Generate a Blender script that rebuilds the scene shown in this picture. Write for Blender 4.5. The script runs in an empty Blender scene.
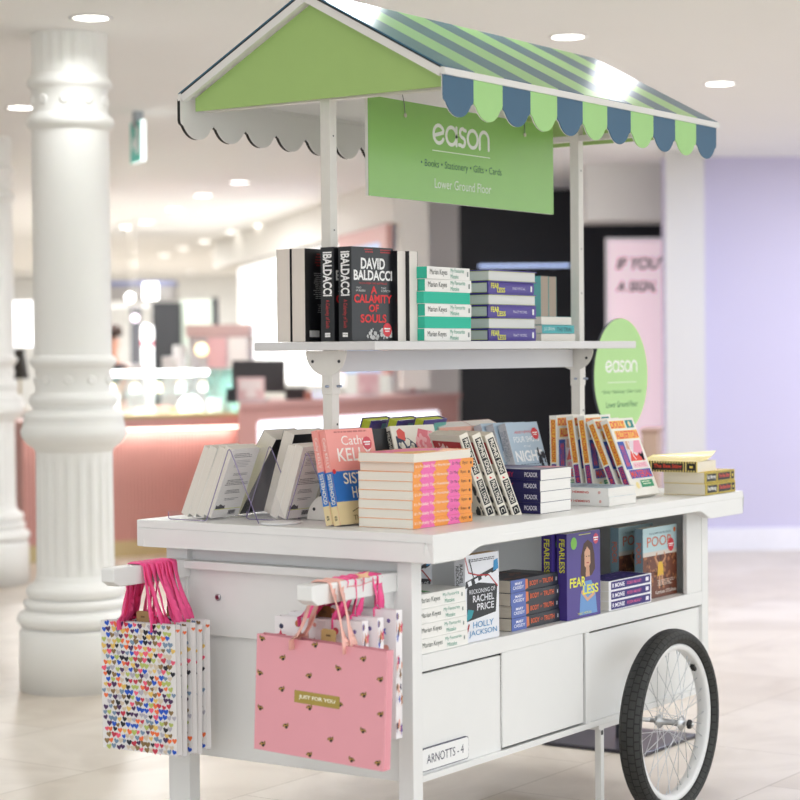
import bpy, math, random
from mathutils import Matrix, Vector
R_ = math.radians
PI = math.pi
SC = bpy.context.scene
COL = SC.collection
rnd = random.Random(7)

# ------------------------------------------------------------------ materials
def lin(h):
    h = h.lstrip('#')
    o = []
    for i in (0, 2, 4):
        c = int(h[i:i+2], 16) / 255
        o.append(c/12.92 if c <= .04045 else ((c+.055)/1.055)**2.4)
    return (o[0], o[1], o[2], 1)

_m = {}
def mat(hexc, rough=.5, noise=.04, scale=30, metal=0, spec=.5, emit=0, coat=0, key=None, bump=0):
    k = (hexc, rough, noise, scale, metal, spec, emit, coat, bump)
    if k in _m: return _m[k]
    m = bpy.data.materials.new('mat_' + hexc.lstrip('#'))
    m.use_nodes = True
    nt = m.node_tree; b = nt.nodes['Principled BSDF']
    c = lin(hexc)
    b.inputs['Roughness'].default_value = rough
    b.inputs['Metallic'].default_value = metal
    b.inputs['Specular IOR Level'].default_value = spec
    b.inputs['Coat Weight'].default_value = coat
    if emit:
        b.inputs['Emission Color'].default_value = c
        b.inputs['Emission Strength'].default_value = emit
    n = nt.nodes.new('ShaderNodeTexNoise'); n.inputs['Scale'].default_value = scale
    tc = nt.nodes.new('ShaderNodeTexCoord'); nt.links.new(tc.outputs['Object'], n.inputs['Vector'])
    mr = nt.nodes.new('ShaderNodeMapRange')
    mr.inputs['To Min'].default_value = 1 - noise; mr.inputs['To Max'].default_value = 1 + noise
    nt.links.new(n.outputs['Fac'], mr.inputs['Value'])
    mx = nt.nodes.new('ShaderNodeVectorMath'); mx.operation = 'SCALE'
    mx.inputs[0].default_value = c[:3]
    nt.links.new(mr.outputs['Result'], mx.inputs['Scale'])
    nt.links.new(mx.outputs['Vector'], b.inputs['Base Color'])
    if bump:
        bp = nt.nodes.new('ShaderNodeBump'); bp.inputs['Strength'].default_value = bump
        bp.inputs['Distance'].default_value = .002
        nt.links.new(n.outputs['Fac'], bp.inputs['Height']); nt.links.new(bp.outputs['Normal'], b.inputs['Normal'])
    _m[k] = m
    return m

def C(h, rough=.45): return mat(h, rough, .02, 40)
def pages(h='#EDE6DC'):
    k = ('pages', h)
    if k in _m: return _m[k]
    m = bpy.data.materials.new('paper_block'); m.use_nodes = True
    nt = m.node_tree; b = nt.nodes['Principled BSDF']; b.inputs['Roughness'].default_value = .85
    tc = nt.nodes.new('ShaderNodeTexCoord'); w = nt.nodes.new('ShaderNodeTexNoise')
    mp = nt.nodes.new('ShaderNodeMapping'); mp.inputs['Scale'].default_value = (6, 1500, 6)
    nt.links.new(tc.outputs['Object'], mp.inputs['Vector']); nt.links.new(mp.outputs['Vector'], w.inputs['Vector'])
    w.inputs['Scale'].default_value = 1.0; w.inputs['Detail'].default_value = 2
    mr = nt.nodes.new('ShaderNodeMapRange'); mr.inputs['To Min'].default_value = .86; mr.inputs['To Max'].default_value = 1.05
    nt.links.new(w.outputs['Fac'], mr.inputs['Value'])
    mx = nt.nodes.new('ShaderNodeVectorMath'); mx.operation = 'SCALE'; mx.inputs[0].default_value = lin(h)[:3]
    nt.links.new(mr.outputs['Result'], mx.inputs['Scale']); nt.links.new(mx.outputs['Vector'], b.inputs['Base Color'])
    _m[k] = m
    return m

def marble():
    m = bpy.data.materials.new('marble_tiles'); m.use_nodes = True
    nt = m.node_tree; N = nt.nodes.new; L = nt.links.new; b = nt.nodes['Principled BSDF']
    tc = N('ShaderNodeTexCoord'); br = N('ShaderNodeTexBrick'); br.offset = .5; br.squash = 1
    mp = N('ShaderNodeMapping'); mp.inputs['Location'].default_value = (.22, .1, 0)
    L(tc.outputs['Object'], mp.inputs['Vector']); L(mp.outputs['Vector'], br.inputs['Vector'])
    br.inputs['Color1'].default_value = lin('#D5CCC1'); br.inputs['Color2'].default_value = lin('#CBC0B2')
    br.inputs['Mortar'].default_value = lin('#A59888'); br.inputs['Scale'].default_value = 1
    br.inputs['Mortar Size'].default_value = .0022; br.inputs['Mortar Smooth'].default_value = .3
    br.inputs['Brick Width'].default_value = .9; br.inputs['Row Height'].default_value = .6
    n = N('ShaderNodeTexNoise'); n.inputs['Scale'].default_value = 2.2; n.inputs['Detail'].default_value = 9
    n.inputs['Distortion'].default_value = 1.6; L(tc.outputs['Object'], n.inputs['Vector'])
    cr = N('ShaderNodeValToRGB'); e = cr.color_ramp.elements
    e[0].position = .28; e[0].color = (.66, .62, .58, 1); e[1].position = .6; e[1].color = (1, 1, 1, 1)
    L(n.outputs['Fac'], cr.inputs['Fac'])
    mx = N('ShaderNodeMix'); mx.data_type = 'RGBA'; mx.blend_type = 'MULTIPLY'; mx.inputs['Factor'].default_value = .55
    L(br.outputs['Color'], mx.inputs['A']); L(cr.outputs['Color'], mx.inputs['B']); L(mx.outputs['Result'], b.inputs['Base Color'])
    b.inputs['Roughness'].default_value = .34; b.inputs['Specular IOR Level'].default_value = .35
    return m

def glass(h='#DDF2EF', alpha=.18):
    m = bpy.data.materials.new('clear_glass'); m.use_nodes = True
    nt = m.node_tree; b = nt.nodes['Principled BSDF']
    n = nt.nodes.new('ShaderNodeTexNoise'); mr = nt.nodes.new('ShaderNodeMapRange')
    mr.inputs['To Min'].default_value = alpha*.9; mr.inputs['To Max'].default_value = alpha*1.1
    nt.links.new(n.outputs['Fac'], mr.inputs['Value']); nt.links.new(mr.outputs['Result'], b.inputs['Alpha'])
    b.inputs['Base Color'].default_value = lin(h); b.inputs['Roughness'].default_value = .05
    return m

def tyre_mat():
    m = bpy.data.materials.new('tyre_rubber'); m.use_nodes = True
    nt = m.node_tree; N = nt.nodes.new; L = nt.links.new; b = nt.nodes['Principled BSDF']
    uv = N('ShaderNodeUVMap'); br = N('ShaderNodeTexBrick'); br.offset = .5
    L(uv.outputs['UV'], br.inputs['Vector'])
    br.inputs['Scale'].default_value = 1; br.inputs['Brick Width'].default_value = 1; br.inputs['Row Height'].default_value = 1
    br.inputs['Mortar Size'].default_value = .09; br.inputs['Mortar Smooth'].default_value = .2
    br.inputs['Color1'].default_value = lin('#2F302F'); br.inputs['Color2'].default_value = lin('#353635'); br.inputs['Mortar'].default_value = lin('#131414')
    bp = N('ShaderNodeBump'); bp.inputs['Strength'].default_value = .6; bp.inputs['Distance'].default_value = .003; bp.invert = True
    L(br.outputs['Fac'], bp.inputs['Height']); L(bp.outputs['Normal'], b.inputs['Normal'])
    L(br.outputs['Color'], b.inputs['Base Color']); b.inputs['Roughness'].default_value = .62
    return m

WHITE = mat('#EBEBEA', .38, .015, 12)
WHITE2 = mat('#F1F0EE', .35, .015, 12)
POSTW = mat('#E4E1DB', .4, .03, 60)
PLASTER = mat('#EDEBE7', .6, .02, 8)

# ------------------------------------------------------------------ mesh builder
class MB:
    def __init__(s):
        s.v = []; s.f = []; s.m = []; s.sm = []; s.mats = []; s.uv = {}
    def mi(s, m):
        if m not in s.mats: s.mats.append(m)
        return s.mats.index(m)
    def add(s, vs, fs, m, T=None, smooth=False):
        o = len(s.v); k = s.mi(m)
        for p in vs:
            s.v.append(tuple(T @ Vector(p)) if T is not None else tuple(p))
        for f in fs:
            s.f.append(tuple(i+o for i in f)); s.m.append(k); s.sm.append(smooth)
        return s
    def box(s, a, b, m, T=None):
        x0, y0, z0 = [min(a[i], b[i]) for i in range(3)]; x1, y1, z1 = [max(a[i], b[i]) for i in range(3)]
        v = [(x0,y0,z0),(x1,y0,z0),(x1,y1,z0),(x0,y1,z0),(x0,y0,z1),(x1,y0,z1),(x1,y1,z1),(x0,y1,z1)]
        f = [(0,3,2,1),(4,5,6,7),(0,1,5,4),(1,2,6,5),(2,3,7,6),(3,0,4,7)]
        return s.add(v, f, m, T)
    def prism(s, pts, d0, d1, axis, m, T=None, smooth=False, capm=None):
        """pts: ccw 2D outline; extruded along axis from d0 to d1."""
        def P(p, d):
            if axis == 'z': return (p[0], p[1], d)
            if axis == 'y': return (p[0], d, p[1])
            return (d, p[0], p[1])
        n = len(pts)
        v = [P(p, d0) for p in pts] + [P(p, d1) for p in pts]
        s.add(v, [(i, (i+1) % n, (i+1) % n + n, i+n) for i in range(n)], m, T, smooth)
        s.add(v, [tuple(reversed(range(n)))], capm or m, T); s.add(v, [tuple(range(n, 2*n))], capm or m, T)
        return s
    def lathe(s, prof, m, n=32, T=None, rf=None, caps=True, smooth=True):
        v = []
        for (r, z) in prof:
            for i in range(n):
                a = 2*PI*i/n; rr = r*(rf(a, z) if rf else 1)
                v.append((rr*math.cos(a), rr*math.sin(a), z))
        f = []
        for j in range(len(prof)-1):
            for i in range(n):
                f.append((j*n+i, j*n+(i+1) % n, (j+1)*n+(i+1) % n, (j+1)*n+i))
        s.add(v, f, m, T, smooth)
        if caps:
            s.add(v[:n], [tuple(reversed(range(n)))], m, T); s.add(v[-n:], [tuple(range(n))], m, T)
        return s
    def tube(s, pts, r, m, n=8, T=None, closed=False, caps=True):
        P = [Vector(p) for p in pts]; k = len(P); v = []
        prev = None
        for i in range(k):
            if closed: t = (P[(i+1) % k]-P[i-1])
            else: t = P[min(i+1, k-1)]-P[max(i-1, 0)]
            t.normalize()
            a = prev if prev is not None else (Vector((0,0,1)) if abs(t.z) < .9 else Vector((1,0,0)))
            n1 = (a - t*a.dot(t)); n1.normalize(); prev = n1; n2 = t.cross(n1)
            for j in range(n):
                q = 2*PI*j/n
                v.append(P[i] + (n1*math.cos(q)+n2*math.sin(q))*r)
        f = []
        for i in range(k if closed else k-1):
            for j in range(n):
                a = i*n+j; b_ = i*n+(j+1) % n; c = ((i+1) % k)*n+(j+1) % n; d = ((i+1) % k)*n+j
                f.append((a, b_, c, d))
        s.add(v, f, m, T, True)
        if caps and not closed:
            s.add(v[:n], [tuple(reversed(range(n)))], m, T); s.add(v[-n:], [tuple(range(n))], m, T)
        return s
    def mesh(s, name):
        me = bpy.data.meshes.new(name)
        me.from_pydata([tuple(p) for p in s.v], [], s.f)
        for m in s.mats: me.materials.append(m)
        me.polygons.foreach_set('material_index', s.m)
        me.polygons.foreach_set('use_smooth', s.sm)
        me.update()
        return me
    def build(s, name, parent=None, bevel=0, fix=True):
        me = s.mesh(name)
        if fix:
            import bmesh
            bm = bmesh.new(); bm.from_mesh(me); bmesh.ops.remove_doubles(bm, verts=bm.verts, dist=1e-6)
            bmesh.ops.recalc_face_normals(bm, faces=bm.faces); bm.to_mesh(me); bm.free()
        o = bpy.data.objects.new(name, me); COL.objects.link(o)
        if parent: o.parent = parent
        if bevel:
            bv = o.modifiers.new('bevel', 'BEVEL'); bv.width = bevel; bv.segments = 2; bv.limit_method = 'ANGLE'; bv.angle_limit = R_(40)
        return o

def tag(o, label=None, cat=None, group=None, kind=None):
    if label: o['label'] = label
    if cat: o['category'] = cat
    if group: o['group'] = group
    if kind: o['kind'] = kind
    return o
def thing(name, label, cat, M=None, group=None):
    o = bpy.data.objects.new(name, None); COL.objects.link(o); o.empty_display_size = .05
    if M is not None: o.matrix_world = M
    return tag(o, label, cat, group)
def T3(x, y, z): return Matrix.Translation((x, y, z))
def RZ(d): return Matrix.Rotation(R_(d), 4, 'Z')
def RX(d): return Matrix.Rotation(R_(d), 4, 'X')
def RY(d): return Matrix.Rotation(R_(d), 4, 'Y')

# ------------------------------------------------------------------ lettering
_tx = {}
def text_geo(txt, bold=0.0, spacing=1.0, shear=0.0):
    k = (txt, bold, spacing, shear)
    if k in _tx: return _tx[k]
    cu = bpy.data.curves.new('lettering', 'FONT'); cu.body = txt; cu.size = 1; cu.offset = bold; cu.resolution_u = 3
    cu.space_character = spacing; cu.shear = shear
    o = bpy.data.objects.new('lettering', cu); COL.objects.link(o)
    bpy.context.view_layer.update()
    dg = bpy.context.evaluated_depsgraph_get()
    me = bpy.data.meshes.new_from_object(o.evaluated_get(dg))
    V = [(v.co.x, v.co.y) for v in me.vertices]; F = [tuple(p.vertices) for p in me.polygons]
    bpy.data.objects.remove(o); bpy.data.meshes.remove(me); bpy.data.curves.remove(cu)
    if not V: V = [(0, 0), (1, 1)]
    x0 = min(p[0] for p in V); x1 = max(p[0] for p in V); y0 = min(p[1] for p in V); y1 = max(p[1] for p in V)
    V = [((p[0]-x0)/(x1-x0), (p[1]-y0)/(y1-y0)) for p in V]
    _tx[k] = (V, F)
    return V, F

def stroke(pts, w):
    """flat ribbon with round ends along 2D pts -> verts, faces"""
    V = []; F = []; n = len(pts); LY = .00002
    for i in range(n):
        a = pts[max(i-1, 0)]; b = pts[min(i+1, n-1)]
        dx, dy = b[0]-a[0], b[1]-a[1]; l = math.hypot(dx, dy) or 1
        nx, ny = -dy/l*w/2, dx/l*w/2
        V += [(pts[i][0]+nx, pts[i][1]+ny), (pts[i][0]-nx, pts[i][1]-ny)]
        if i: F.append((2*i-2, 2*i-1, 2*i+1, 2*i))
    for q_, e in enumerate((0, n-1)):
        o = len(V); V += [(pts[e][0]+math.cos(2*PI*k/10)*w/2, pts[e][1]+math.sin(2*PI*k/10)*w/2, LY*(q_+1)) for k in range(10)]
        F.append(tuple(range(o, o+10)))
    return V, F
def arc(cx, cy, r, a0, a1, n=18, ry=None):
    ry = ry or r
    return [(cx+r*math.cos(R_(a0+(a1-a0)*i/n)), cy+ry*math.sin(R_(a0+(a1-a0)*i/n))) for i in range(n+1)]
def eason_geo():
    V = []; F = []; w = .17
    def S(p):
        v, f = stroke(p, w); o = len(V); lay = .00004*(len(F) // 20); v = [(q[0], q[1], (q[2] if len(q) > 2 else 0)+lay) for q in v]; V.extend(v); F.extend(tuple(i+o for i in q) for q in f)
    x = .5
    S([(x-.36, .42)] + [(x+.36, .60)] + arc(x, .5, .4, 15, 330, 24)[1:])          # e
    x = 1.48
    S(arc(x, .5, .4, 0, 360, 26)); S([(x+.4, .9), (x+.4, .1)])                    # a
    x = 2.36
    S([(x+.26, .84)] + arc(x, .71, .2, 50, 270, 12) + arc(x, .3, .2, 90, -130, 12) + [(x-.28, .15)])   # s
    x = 3.18
    S(arc(x, .5, .4, 0, 360, 26))                                                # o
    x = 4.12
    S([(x-.37, .1)] + arc(x, .54, .37, 180, 0, 16) + [(x+.37, .1)])               # n
    return [(p[0]/4.6, p[1], p[2]) for p in V], F
EASON = eason_geo()
def heart_pts(n=10):
    o = []
    for i in range(n):
        t = 2*PI*i/n
        o.append((.5*math.sin(t)**3*1.05, .5*(13*math.cos(t)-5*math.cos(2*t)-2*math.cos(3*t)-math.cos(4*t))/16))
    return o
def star_pts(k=5, r=.42):
    return [((1 if i % 2 == 0 else r)*.5*math.cos(PI/2+PI*i/k), (1 if i % 2 == 0 else r)*.5*math.sin(PI/2+PI*i/k)) for i in range(2*k)]

def art(mb, items, W, H, fn, base=.0003):
    """items in fractions of (W,H); fn(u,v,e) -> 3D point; later items lie above earlier ones."""
    for li, it in enumerate(items):
        e = base + .00005*li; k = it[0]
        if k == 'r':
            _, x0, y0, x1, y1, c = it; V = [(x0, y0), (x1, y0), (x1, y1), (x0, y1)]; F = [(0, 1, 2, 3)]
        elif k == 'p':
            _, V, c = it; F = [tuple(range(len(V)))]
        elif k == 'c':
            _, cx, cy, r, c = it
            V = [(cx+r/W*math.cos(2*PI*i/20), cy+r/H*math.sin(2*PI*i/20)) for i in range(20)]; F = [tuple(range(20))]
        elif k == 't':
            _, s_, x0, y0, x1, y1, c = it[:7]; b = it[7] if len(it) > 7 else .0; sh = it[8] if len(it) > 8 else 0
            V, F = text_geo(s_, b, 1.0, sh); V = [(x0+p[0]*(x1-x0), y0+p[1]*(y1-y0)) for p in V]
        elif k == 'g':
            _, G, x0, y0, x1, y1, c = it; V, F = G; V = [(x0+p[0]*(x1-x0), y0+p[1]*(y1-y0)) + tuple(p[2:]) for p in V]
        elif k == 's':
            _, pts, w, c = it
            V, F = stroke([(p[0]*W, p[1]*H) for p in pts], w); V = [(p[0]/W, p[1]/H) + tuple(p[2:]) for p in V]
        m = C(c) if isinstance(c, str) else c
        mb.add([fn(p[0]*W, p[1]*H, e+(p[2] if len(p) > 2 else 0)) for p in V], F, m)

# ------------------------------------------------------------------ books
KINDS = {}
def book_kind(key, w, h, t, cover='#FFFFFF', spine=None, back=None, page='#EDE6DC', hard=False, front_art=(), spine_art=(), back_art=(), curl=False, inside=None):
    spine = spine or cover; back = back or cover
    ct = .0026 if hard else .0006; ov = .003 if hard else .0
    mb = MB(); fm = mat(cover, .3, .02, 40); smm = mat(spine, .35, .02, 40); bm_ = mat(back, .3, .02, 40)
    if curl:
        V = []; n = 8
        for i in range(n+1):
            u = i/n; V += [(u*w, -(u**3)*.026, 0), (u*w, -(u**3)*.010, h), (u*w, -(u**3)*.026-ct, 0), (u*w, -(u**3)*.010-ct, h)]
        F = []
        for i in range(n):
            a = 4*i; b = a+4
            F += [(a, a+1, b+1, b), (a+2, b+2, b+3, a+3), (a, b, b+2, a+2), (a+1, a+3, b+3, b+1)]
        F += [(0, 2, 3, 1), (4*n, 4*n+1, 4*n+3, 4*n+2)]
        mb.add(V, F, fm)
    else:
        mb.box((ct, 0, -ov*0), (w+ov, ct, h), fm)
    mb.box((ct, t-ct, 0), (w+ov, t, h), bm_)
    if hard:   # slightly rounded spine
        n = 6; pts = [(ct, 0)] + [(-.002*math.sin(PI*i/n)+0.0, t*i/n) for i in range(n+1)] + [(ct, t)]
        mb.prism(list(reversed(pts)), 0, h, 'z', smm)
    else:
        mb.box((0, 0, 0), (ct, t, h), smm)
    so = .0024 if hard else .0003
    art(mb, front_art, w, h, lambda u, v, e: (u, -e, v))
    art(mb, spine_art, h, t, lambda u, v, e: (-e-so, t-v, h-u))
    art(mb, back_art, w, h, lambda u, v, e: (w-u, t+e, v))
    cm = mb.mesh('cover')
    pb = MB(); pb.box((ct, ct, ov), (w-.0006 if not hard else w-.001, t-ct, h-ov if hard else h-.0004), pages(page))
    if inside:
        im = C(inside)
        pb.box((ct, ct, ov-.0004), (w-.0002, ct+.0012, h-ov+.0004), im); pb.box((ct, t-ct-.0012, ov-.0004), (w-.0002, t-ct, h-ov+.0004), im)
    pm = pb.mesh('page_block')
    KINDS[key] = (cm, pm, w, h, t)
def book(key, M, label, group=None, name='paperback_book'):
    cm, pm, w, h, t = KINDS[key]
    r = thing(name, label, 'book', M, group)
    for nm, me in (('cover', cm), ('page_block', pm)):
        o = bpy.data.objects.new(nm, me); COL.objects.link(o); o.parent = r
    return r
def stand(key, x, y, z, yaw=0, lean=0, ax=0, ay=0):
    """(x,y) is where the footprint point (ax*w, ay*t) stands; lean tips the top back (away from the front cover)."""
    w, h, t = KINDS[key][2:]
    return T3(x, y, z+.0003) @ RZ(yaw) @ T3(-ax*w, -ay*t, 0) @ T3(0, t, 0) @ RX(-lean) @ T3(0, -t, 0)
def flat(key, x, y, z, yaw=0, ax=0, ay=0, flip=False):
    """lying, front up, spine towards local -Y (fore edge when flip); (x,y) = footprint point (ax*h, ay*w)"""
    w, h, t = KINDS[key][2:]
    if not flip:
        M = Matrix(((0, 0, -1, h), (1, 0, 0, 0), (0, -1, 0, t), (0, 0, 0, 1)))
    else:
        M = Matrix(((0, 0, 1, 0), (-1, 0, 0, w), (0, -1, 0, t), (0, 0, 0, 1)))
    return T3(x, y, z+.0003) @ RZ(yaw) @ T3(-ax*h, -ay*w, 0) @ M
def tilt_side(key, x, y, z, yaw=0, lean=0):
    """stands on its tail, leaning towards its local +Y... spine squarely to the viewer"""
    w, h, t = KINDS[key][2:]
    return T3(x, y, z+.0003) @ RZ(yaw) @ RX(-lean)

def rules(x0, x1, y0, y1, n, c, seed=1, fill=.5):
    r = random.Random(seed); o = []
    for i in range(n):
        y = y1-(y1-y0)*i/n; a = x0+(x1-x0)*.1*r.random(); b = x1-(x1-x0)*.35*r.random()
        x = a
        while x < b:
            l = (x1-x0)*(.05+.1*r.random()); o.append(('r', x, y-(y1-y0)/n*fill, min(x+l, b), y, c)); x += l+(x1-x0)*.02
    # one layer for all
    return o
def flat_layer(items):
    """merge many same-layer rectangles into one geometry item"""
    V = []; F = []; c = items[0][5]
    for it in items:
        o = len(V); V += [(it[1], it[2]), (it[3], it[2]), (it[3], it[4]), (it[1], it[4])]; F.append((o, o+1, o+2, o+3))
    return ('g', (V, F), 0, 0, 1, 1, c)
def blurb(x0, x1, y0, y1, n, c, seed=1, fill=.5): return flat_layer(rules(x0, x1, y0, y1, n, c, seed, fill))
def blobs(x0, x1, y0, y1, n, r, c, seed, asp=1.0):
    q = random.Random(seed); V = []; F = []
    for i in range(n):
        cx = x0+(x1-x0)*q.random(); cy = y0+(y1-y0)*q.random(); rr = r*(.5+q.random()); o = len(V); k = q.randint(5, 8); a0 = q.random()*6
        for j in range(k): V.append((cx+rr*math.cos(a0+2*PI*j/k)*(.6+.4*q.random()), cy+rr*asp*math.sin(a0+2*PI*j/k)*(.6+.4*q.random())))
        F.append(tuple(range(o, o+k)))
    return ('g', (V, F), 0, 0, 1, 1, c)
RED = '#E0353A'; CREAM = '#EFE9DF'
STICK = lambda x, y, r, c='#D8404A': [('c', x, y, r, c), ('g', ([(.1, .55), (.9, .55), (.9, .7), (.1, .7), (.2, .3), (.8, .3), (.8, .42), (.2, .42)], [(0, 1, 2, 3), (4, 5, 6, 7)]), x-.09, y-.05, x+.09, y+.05, '#FFFFFF')]

book_kind('bald', .160, .228, .041, '#191A1E', page='#E9E0D8',
  front_art=[('t', 'DAVID', .22, .765, .80, .885, '#F4F4F4', .03), ('t', 'BALDACCI', .05, .645, .97, .755, '#F4F4F4', .03),
    blurb(.3, .55, .93, .98, 2, '#B23033', 3), blurb(.68, .95, .93, .98, 2, '#B23033', 4), ('t', 'THE NUMBER ONE BESTSELLER', .17, .605, .85, .625, '#C53A3C'),
    ('t', 'A', .45, .505, .6, .585, '#E1282D', .03), ('t', 'TWO\nMURDERS', .10, .525, .32, .575, '#DDDDDD'), ('t', 'TWO\nSUSPECTS', .70, .525, .92, .575, '#DDDDDD'),
    ('t', 'CALAMITY', .05, .405, .96, .495, '#E1282D', .03), ('t', 'OF', .40, .31, .64, .39, '#E1282D', .03), ('t', 'SOULS', .2, .195, .82, .285, '#E1282D', .03),
    blobs(.35, .95, .02, .13, 40, .03, '#D9D9D9', 5, .8)] + STICK(.84, .12, .017, '#E23A45'),
  spine_art=[('t', 'IBALDACCI', .05, .18, .52, .86, '#F4F4F4', .03), ('t', 'A Calamity of Souls', .56, .3, .86, .66, '#C7383B'), ('r', .91, .3, .93, .7, '#F4F4F4'), ('r', .935, .3, .955, .7, '#F4F4F4')],
  back_art=[blurb(.25, .9, .80, .95, 5, '#8A2A2D', 6), blurb(.2, .92, .45, .74, 14, '#B9B9B9', 7, .35), blurb(.3, .9, .3, .4, 5, '#A9A9A9', 8, .35), ('r', .1, .05, .35, .12, '#E8E8E8')])
book_kind('baldthin', .15, .222, .037, '#191A1E', page='#EFEAE4')
book_kind('keyes', .155, .214, .0305, '#F1F0EC', page='#3DC4A8',
  front_art=[('t', 'Marian\nKeyes', .12, .60, .9, .92, '#1C2622'), ('p', [(.3, .32), (.75, .28), (.8, .38), (.35, .44)], '#46A85A'), ('s', [(.1, .3), (.25, .2), (.3, .42), (.6, .5)], .004, '#3B4A42')],
  spine_art=[('t', 'Marian Keyes', .06, .22, .46, .80, '#2A2F2D'), ('t', 'My Favourite\nMistake', .54, .1, .86, .92, '#4FA98E'), ('r', .93, .3, .965, .7, '#8A9490')])
book_kind('keyes_low', .155, .205, .034, '#F1F0EC', page='#E6E1D8',
  front_art=[('t', 'Marian\nKeyes', .12, .60, .9, .92, '#1C2622'), ('p', [(.1, .62), (.5, .55), (.55, .62), (.12, .7)], '#3FA552'), ('s', [(.35, .7), (.55, .6), (.6, .8), (.8, .84)], .006, '#2B2F2D')],
  spine_art=[('t', 'Marian Keyes', .05, .3, .46, .74, '#34403B'), ('t', 'My Favourite', .52, .52, .86, .84, '#62A893'), ('t', 'Mistake', .56, .14, .76, .42, '#62A893'), ('r', .91, .4, .935, .66, '#8A9490')])
FEARF = [('t', 'FEAR', .06, .37, .55, .47, '#F0EE4A', .02), ('t', 'LESS', .45, .265, .93, .365, '#F0EE4A', .02), ('t', 'TRACY MCCALL', .3, .04, .72, .065, '#F0EE4A')]
PORTRAIT = [('p', [(.36, .03), (.9, .03), (.84, .3), (.72, .42), (.52, .42), (.40, .28)], '#6E9BD2'), ('p', [(.40, .50), (.42, .72), (.5, .86), (.62, .9), (.76, .85), (.82, .72), (.84, .55), (.74, .48), (.5, .46)], '#4B2E24'),
    ('p', [(.52, .60), (.52, .76), (.60, .82), (.69, .77), (.70, .62), (.61, .55)], '#D9A98C'), ('p', [(.55, .47), (.68, .47), (.66, .6), (.57, .6)], '#CD9A7E'), ('r', .56, .70, .595, .712, '#3A2420'), ('r', .635, .70, .67, .712, '#3A2420'), ('r', .58, .625, .65, .637, '#B5464A'),
    ('s', [(.44, .3), (.6, .2), (.8, .26)], .01, '#D9A98C')]
book_kind('fearless', .158, .243, .0308, '#4C3B96', page='#E4E6E4', hard=True, inside='#C9D43C',
  front_art=[('r', .02, .02, .98, .98, '#4A3A8C')] + PORTRAIT + FEARF,
  spine_art=[('t', 'FEAR', .05, .45, .22, .9, '#F0EE4A', .02), ('t', 'LESS', .18, .1, .35, .52, '#F0EE4A', .02), ('t', 'TRACY MCCALL', .5, .38, .8, .6, '#D9D6EC'), ('r', .91, .25, .945, .75, '#F4F4F4')])
book_kind('fearless_low', .178, .225, .030, '#4B3C8E', page='#E4E6E4',
  front_art=PORTRAIT + [('t', 'FEAR', .08, .37, .55, .48, '#F0EE4A', .02), ('t', 'LESS', .47, .265, .93, .375, '#F0EE4A', .02), ('t', 'TRACY MCCALL', .3, .04, .72, .065, '#F0EE4A'), ('r', .35, .965, .7, .975, '#D8D87A'), ('c', .2, .88, .016, '#7FC24C')] + STICK(.86, .9, .014, '#D8506A'),
  spine_art=[('t', 'FEARLESS', .06, .25, .45, .8, '#F0EE4A', .02)])
book_kind('trial', .11, .178, .023, '#39A9AE', page='#EFEAE2', front_art=[('t', 'THE TRIAL', .1, .5, .9, .62, '#0F4A50')],
  spine_art=[('t', 'JO SPAIN', .05, .25, .38, .75, '#CFE9E6'), ('t', 'THE TRIAL', .45, .25, .92, .75, '#0F4A50')])
book_kind('brown_pocket', .12, .19, .044, '#5FB4B6', page='#B5A698')
book_kind('white_pocket', .12, .19, .02, '#E9E7E0', page='#EFEAE2')
WB = [('r', .02, .12, .98, .128, '#D9E044'), ('p', [(.05, .13), (.05, .19), (.12, .17), (.2, .2), (.3, .17), (.36, .18), (.38, .13)], '#23252A'), blurb(.08, .95, .86, .93, 3, '#4A4A4E', 2, .4), blurb(.2, .9, .72, .83, 5, '#9A9A9E', 3, .35),
      blurb(.3, .85, .6, .64, 2, '#4A4A4E', 4, .4), blurb(.12, .95, .46, .55, 4, '#4A4A4E', 5, .4), blurb(.2, .9, .34, .40, 3, '#55565A', 6, .4), blurb(.25, .8, .24, .28, 2, '#6A6B6E', 7, .4),
      flat_layer([('r', .56+.018*i, .04, .56+.018*i+(.010 if i % 3 else .014), .10, '#25252A') for i in range(14)])]
book_kind('white_pb', .108, .187, .0235, '#F2F0EC', spine='#D9E044', page='#EAE3DA', back_art=WB)
book_kind('black_hb', .15, .215, .036, '#1B1C20', page='#E7DFD6', back_art=[blurb(.2, .8, .3, .7, 10, '#77777A', 9, .3)])
book_kind('thick_hb', .13, .225, .046, '#1B1C20', page='#E7DFD6')
book_kind('cathy', .165, .228, .0200, '#F2A098',
  front_art=[('r', 0, .0, 1, .24, '#E8D3A4'), ('r', 0, .24, 1, .56, '#2F74C4'), ('c', .05, .56, .006, RED), ('t', 'Cathy', .30, .80, .84, .93, '#FFF7F2'), ('t', 'KELLY', .18, .66, .92, .80, '#FFF7F2', .01), blurb(.15, .9, .95, .98, 1, '#C4706E', 4),
    ('t', 'SISTER', .22, .42, .92, .54, '#FBF3DA', .01), ('t', 'HOOD', .36, .27, .88, .39, '#FBF3DA', .01), ('s', [(.3, .13), (.5, .18), (.7, .16)], .002, '#6B5A3A'), ('t', 'This is', .3, .04, .62, .09, '#7A6437')] + STICK(.84, .84, .016, '#D8505E'),
  spine_art=[('r', .44, 0, .80, 1, '#2F74C4'), ('r', .80, 0, 1, 1, '#E8D3A4'), ('t', 'Cathy KELLY', .08, .25, .40, .8, '#FFF1EC'), ('t', 'SISTERHOOD', .46, .22, .78, .82, '#FBF3DA', .01), ('t', '8', .9, .3, .95, .7, '#222222')])
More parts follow.
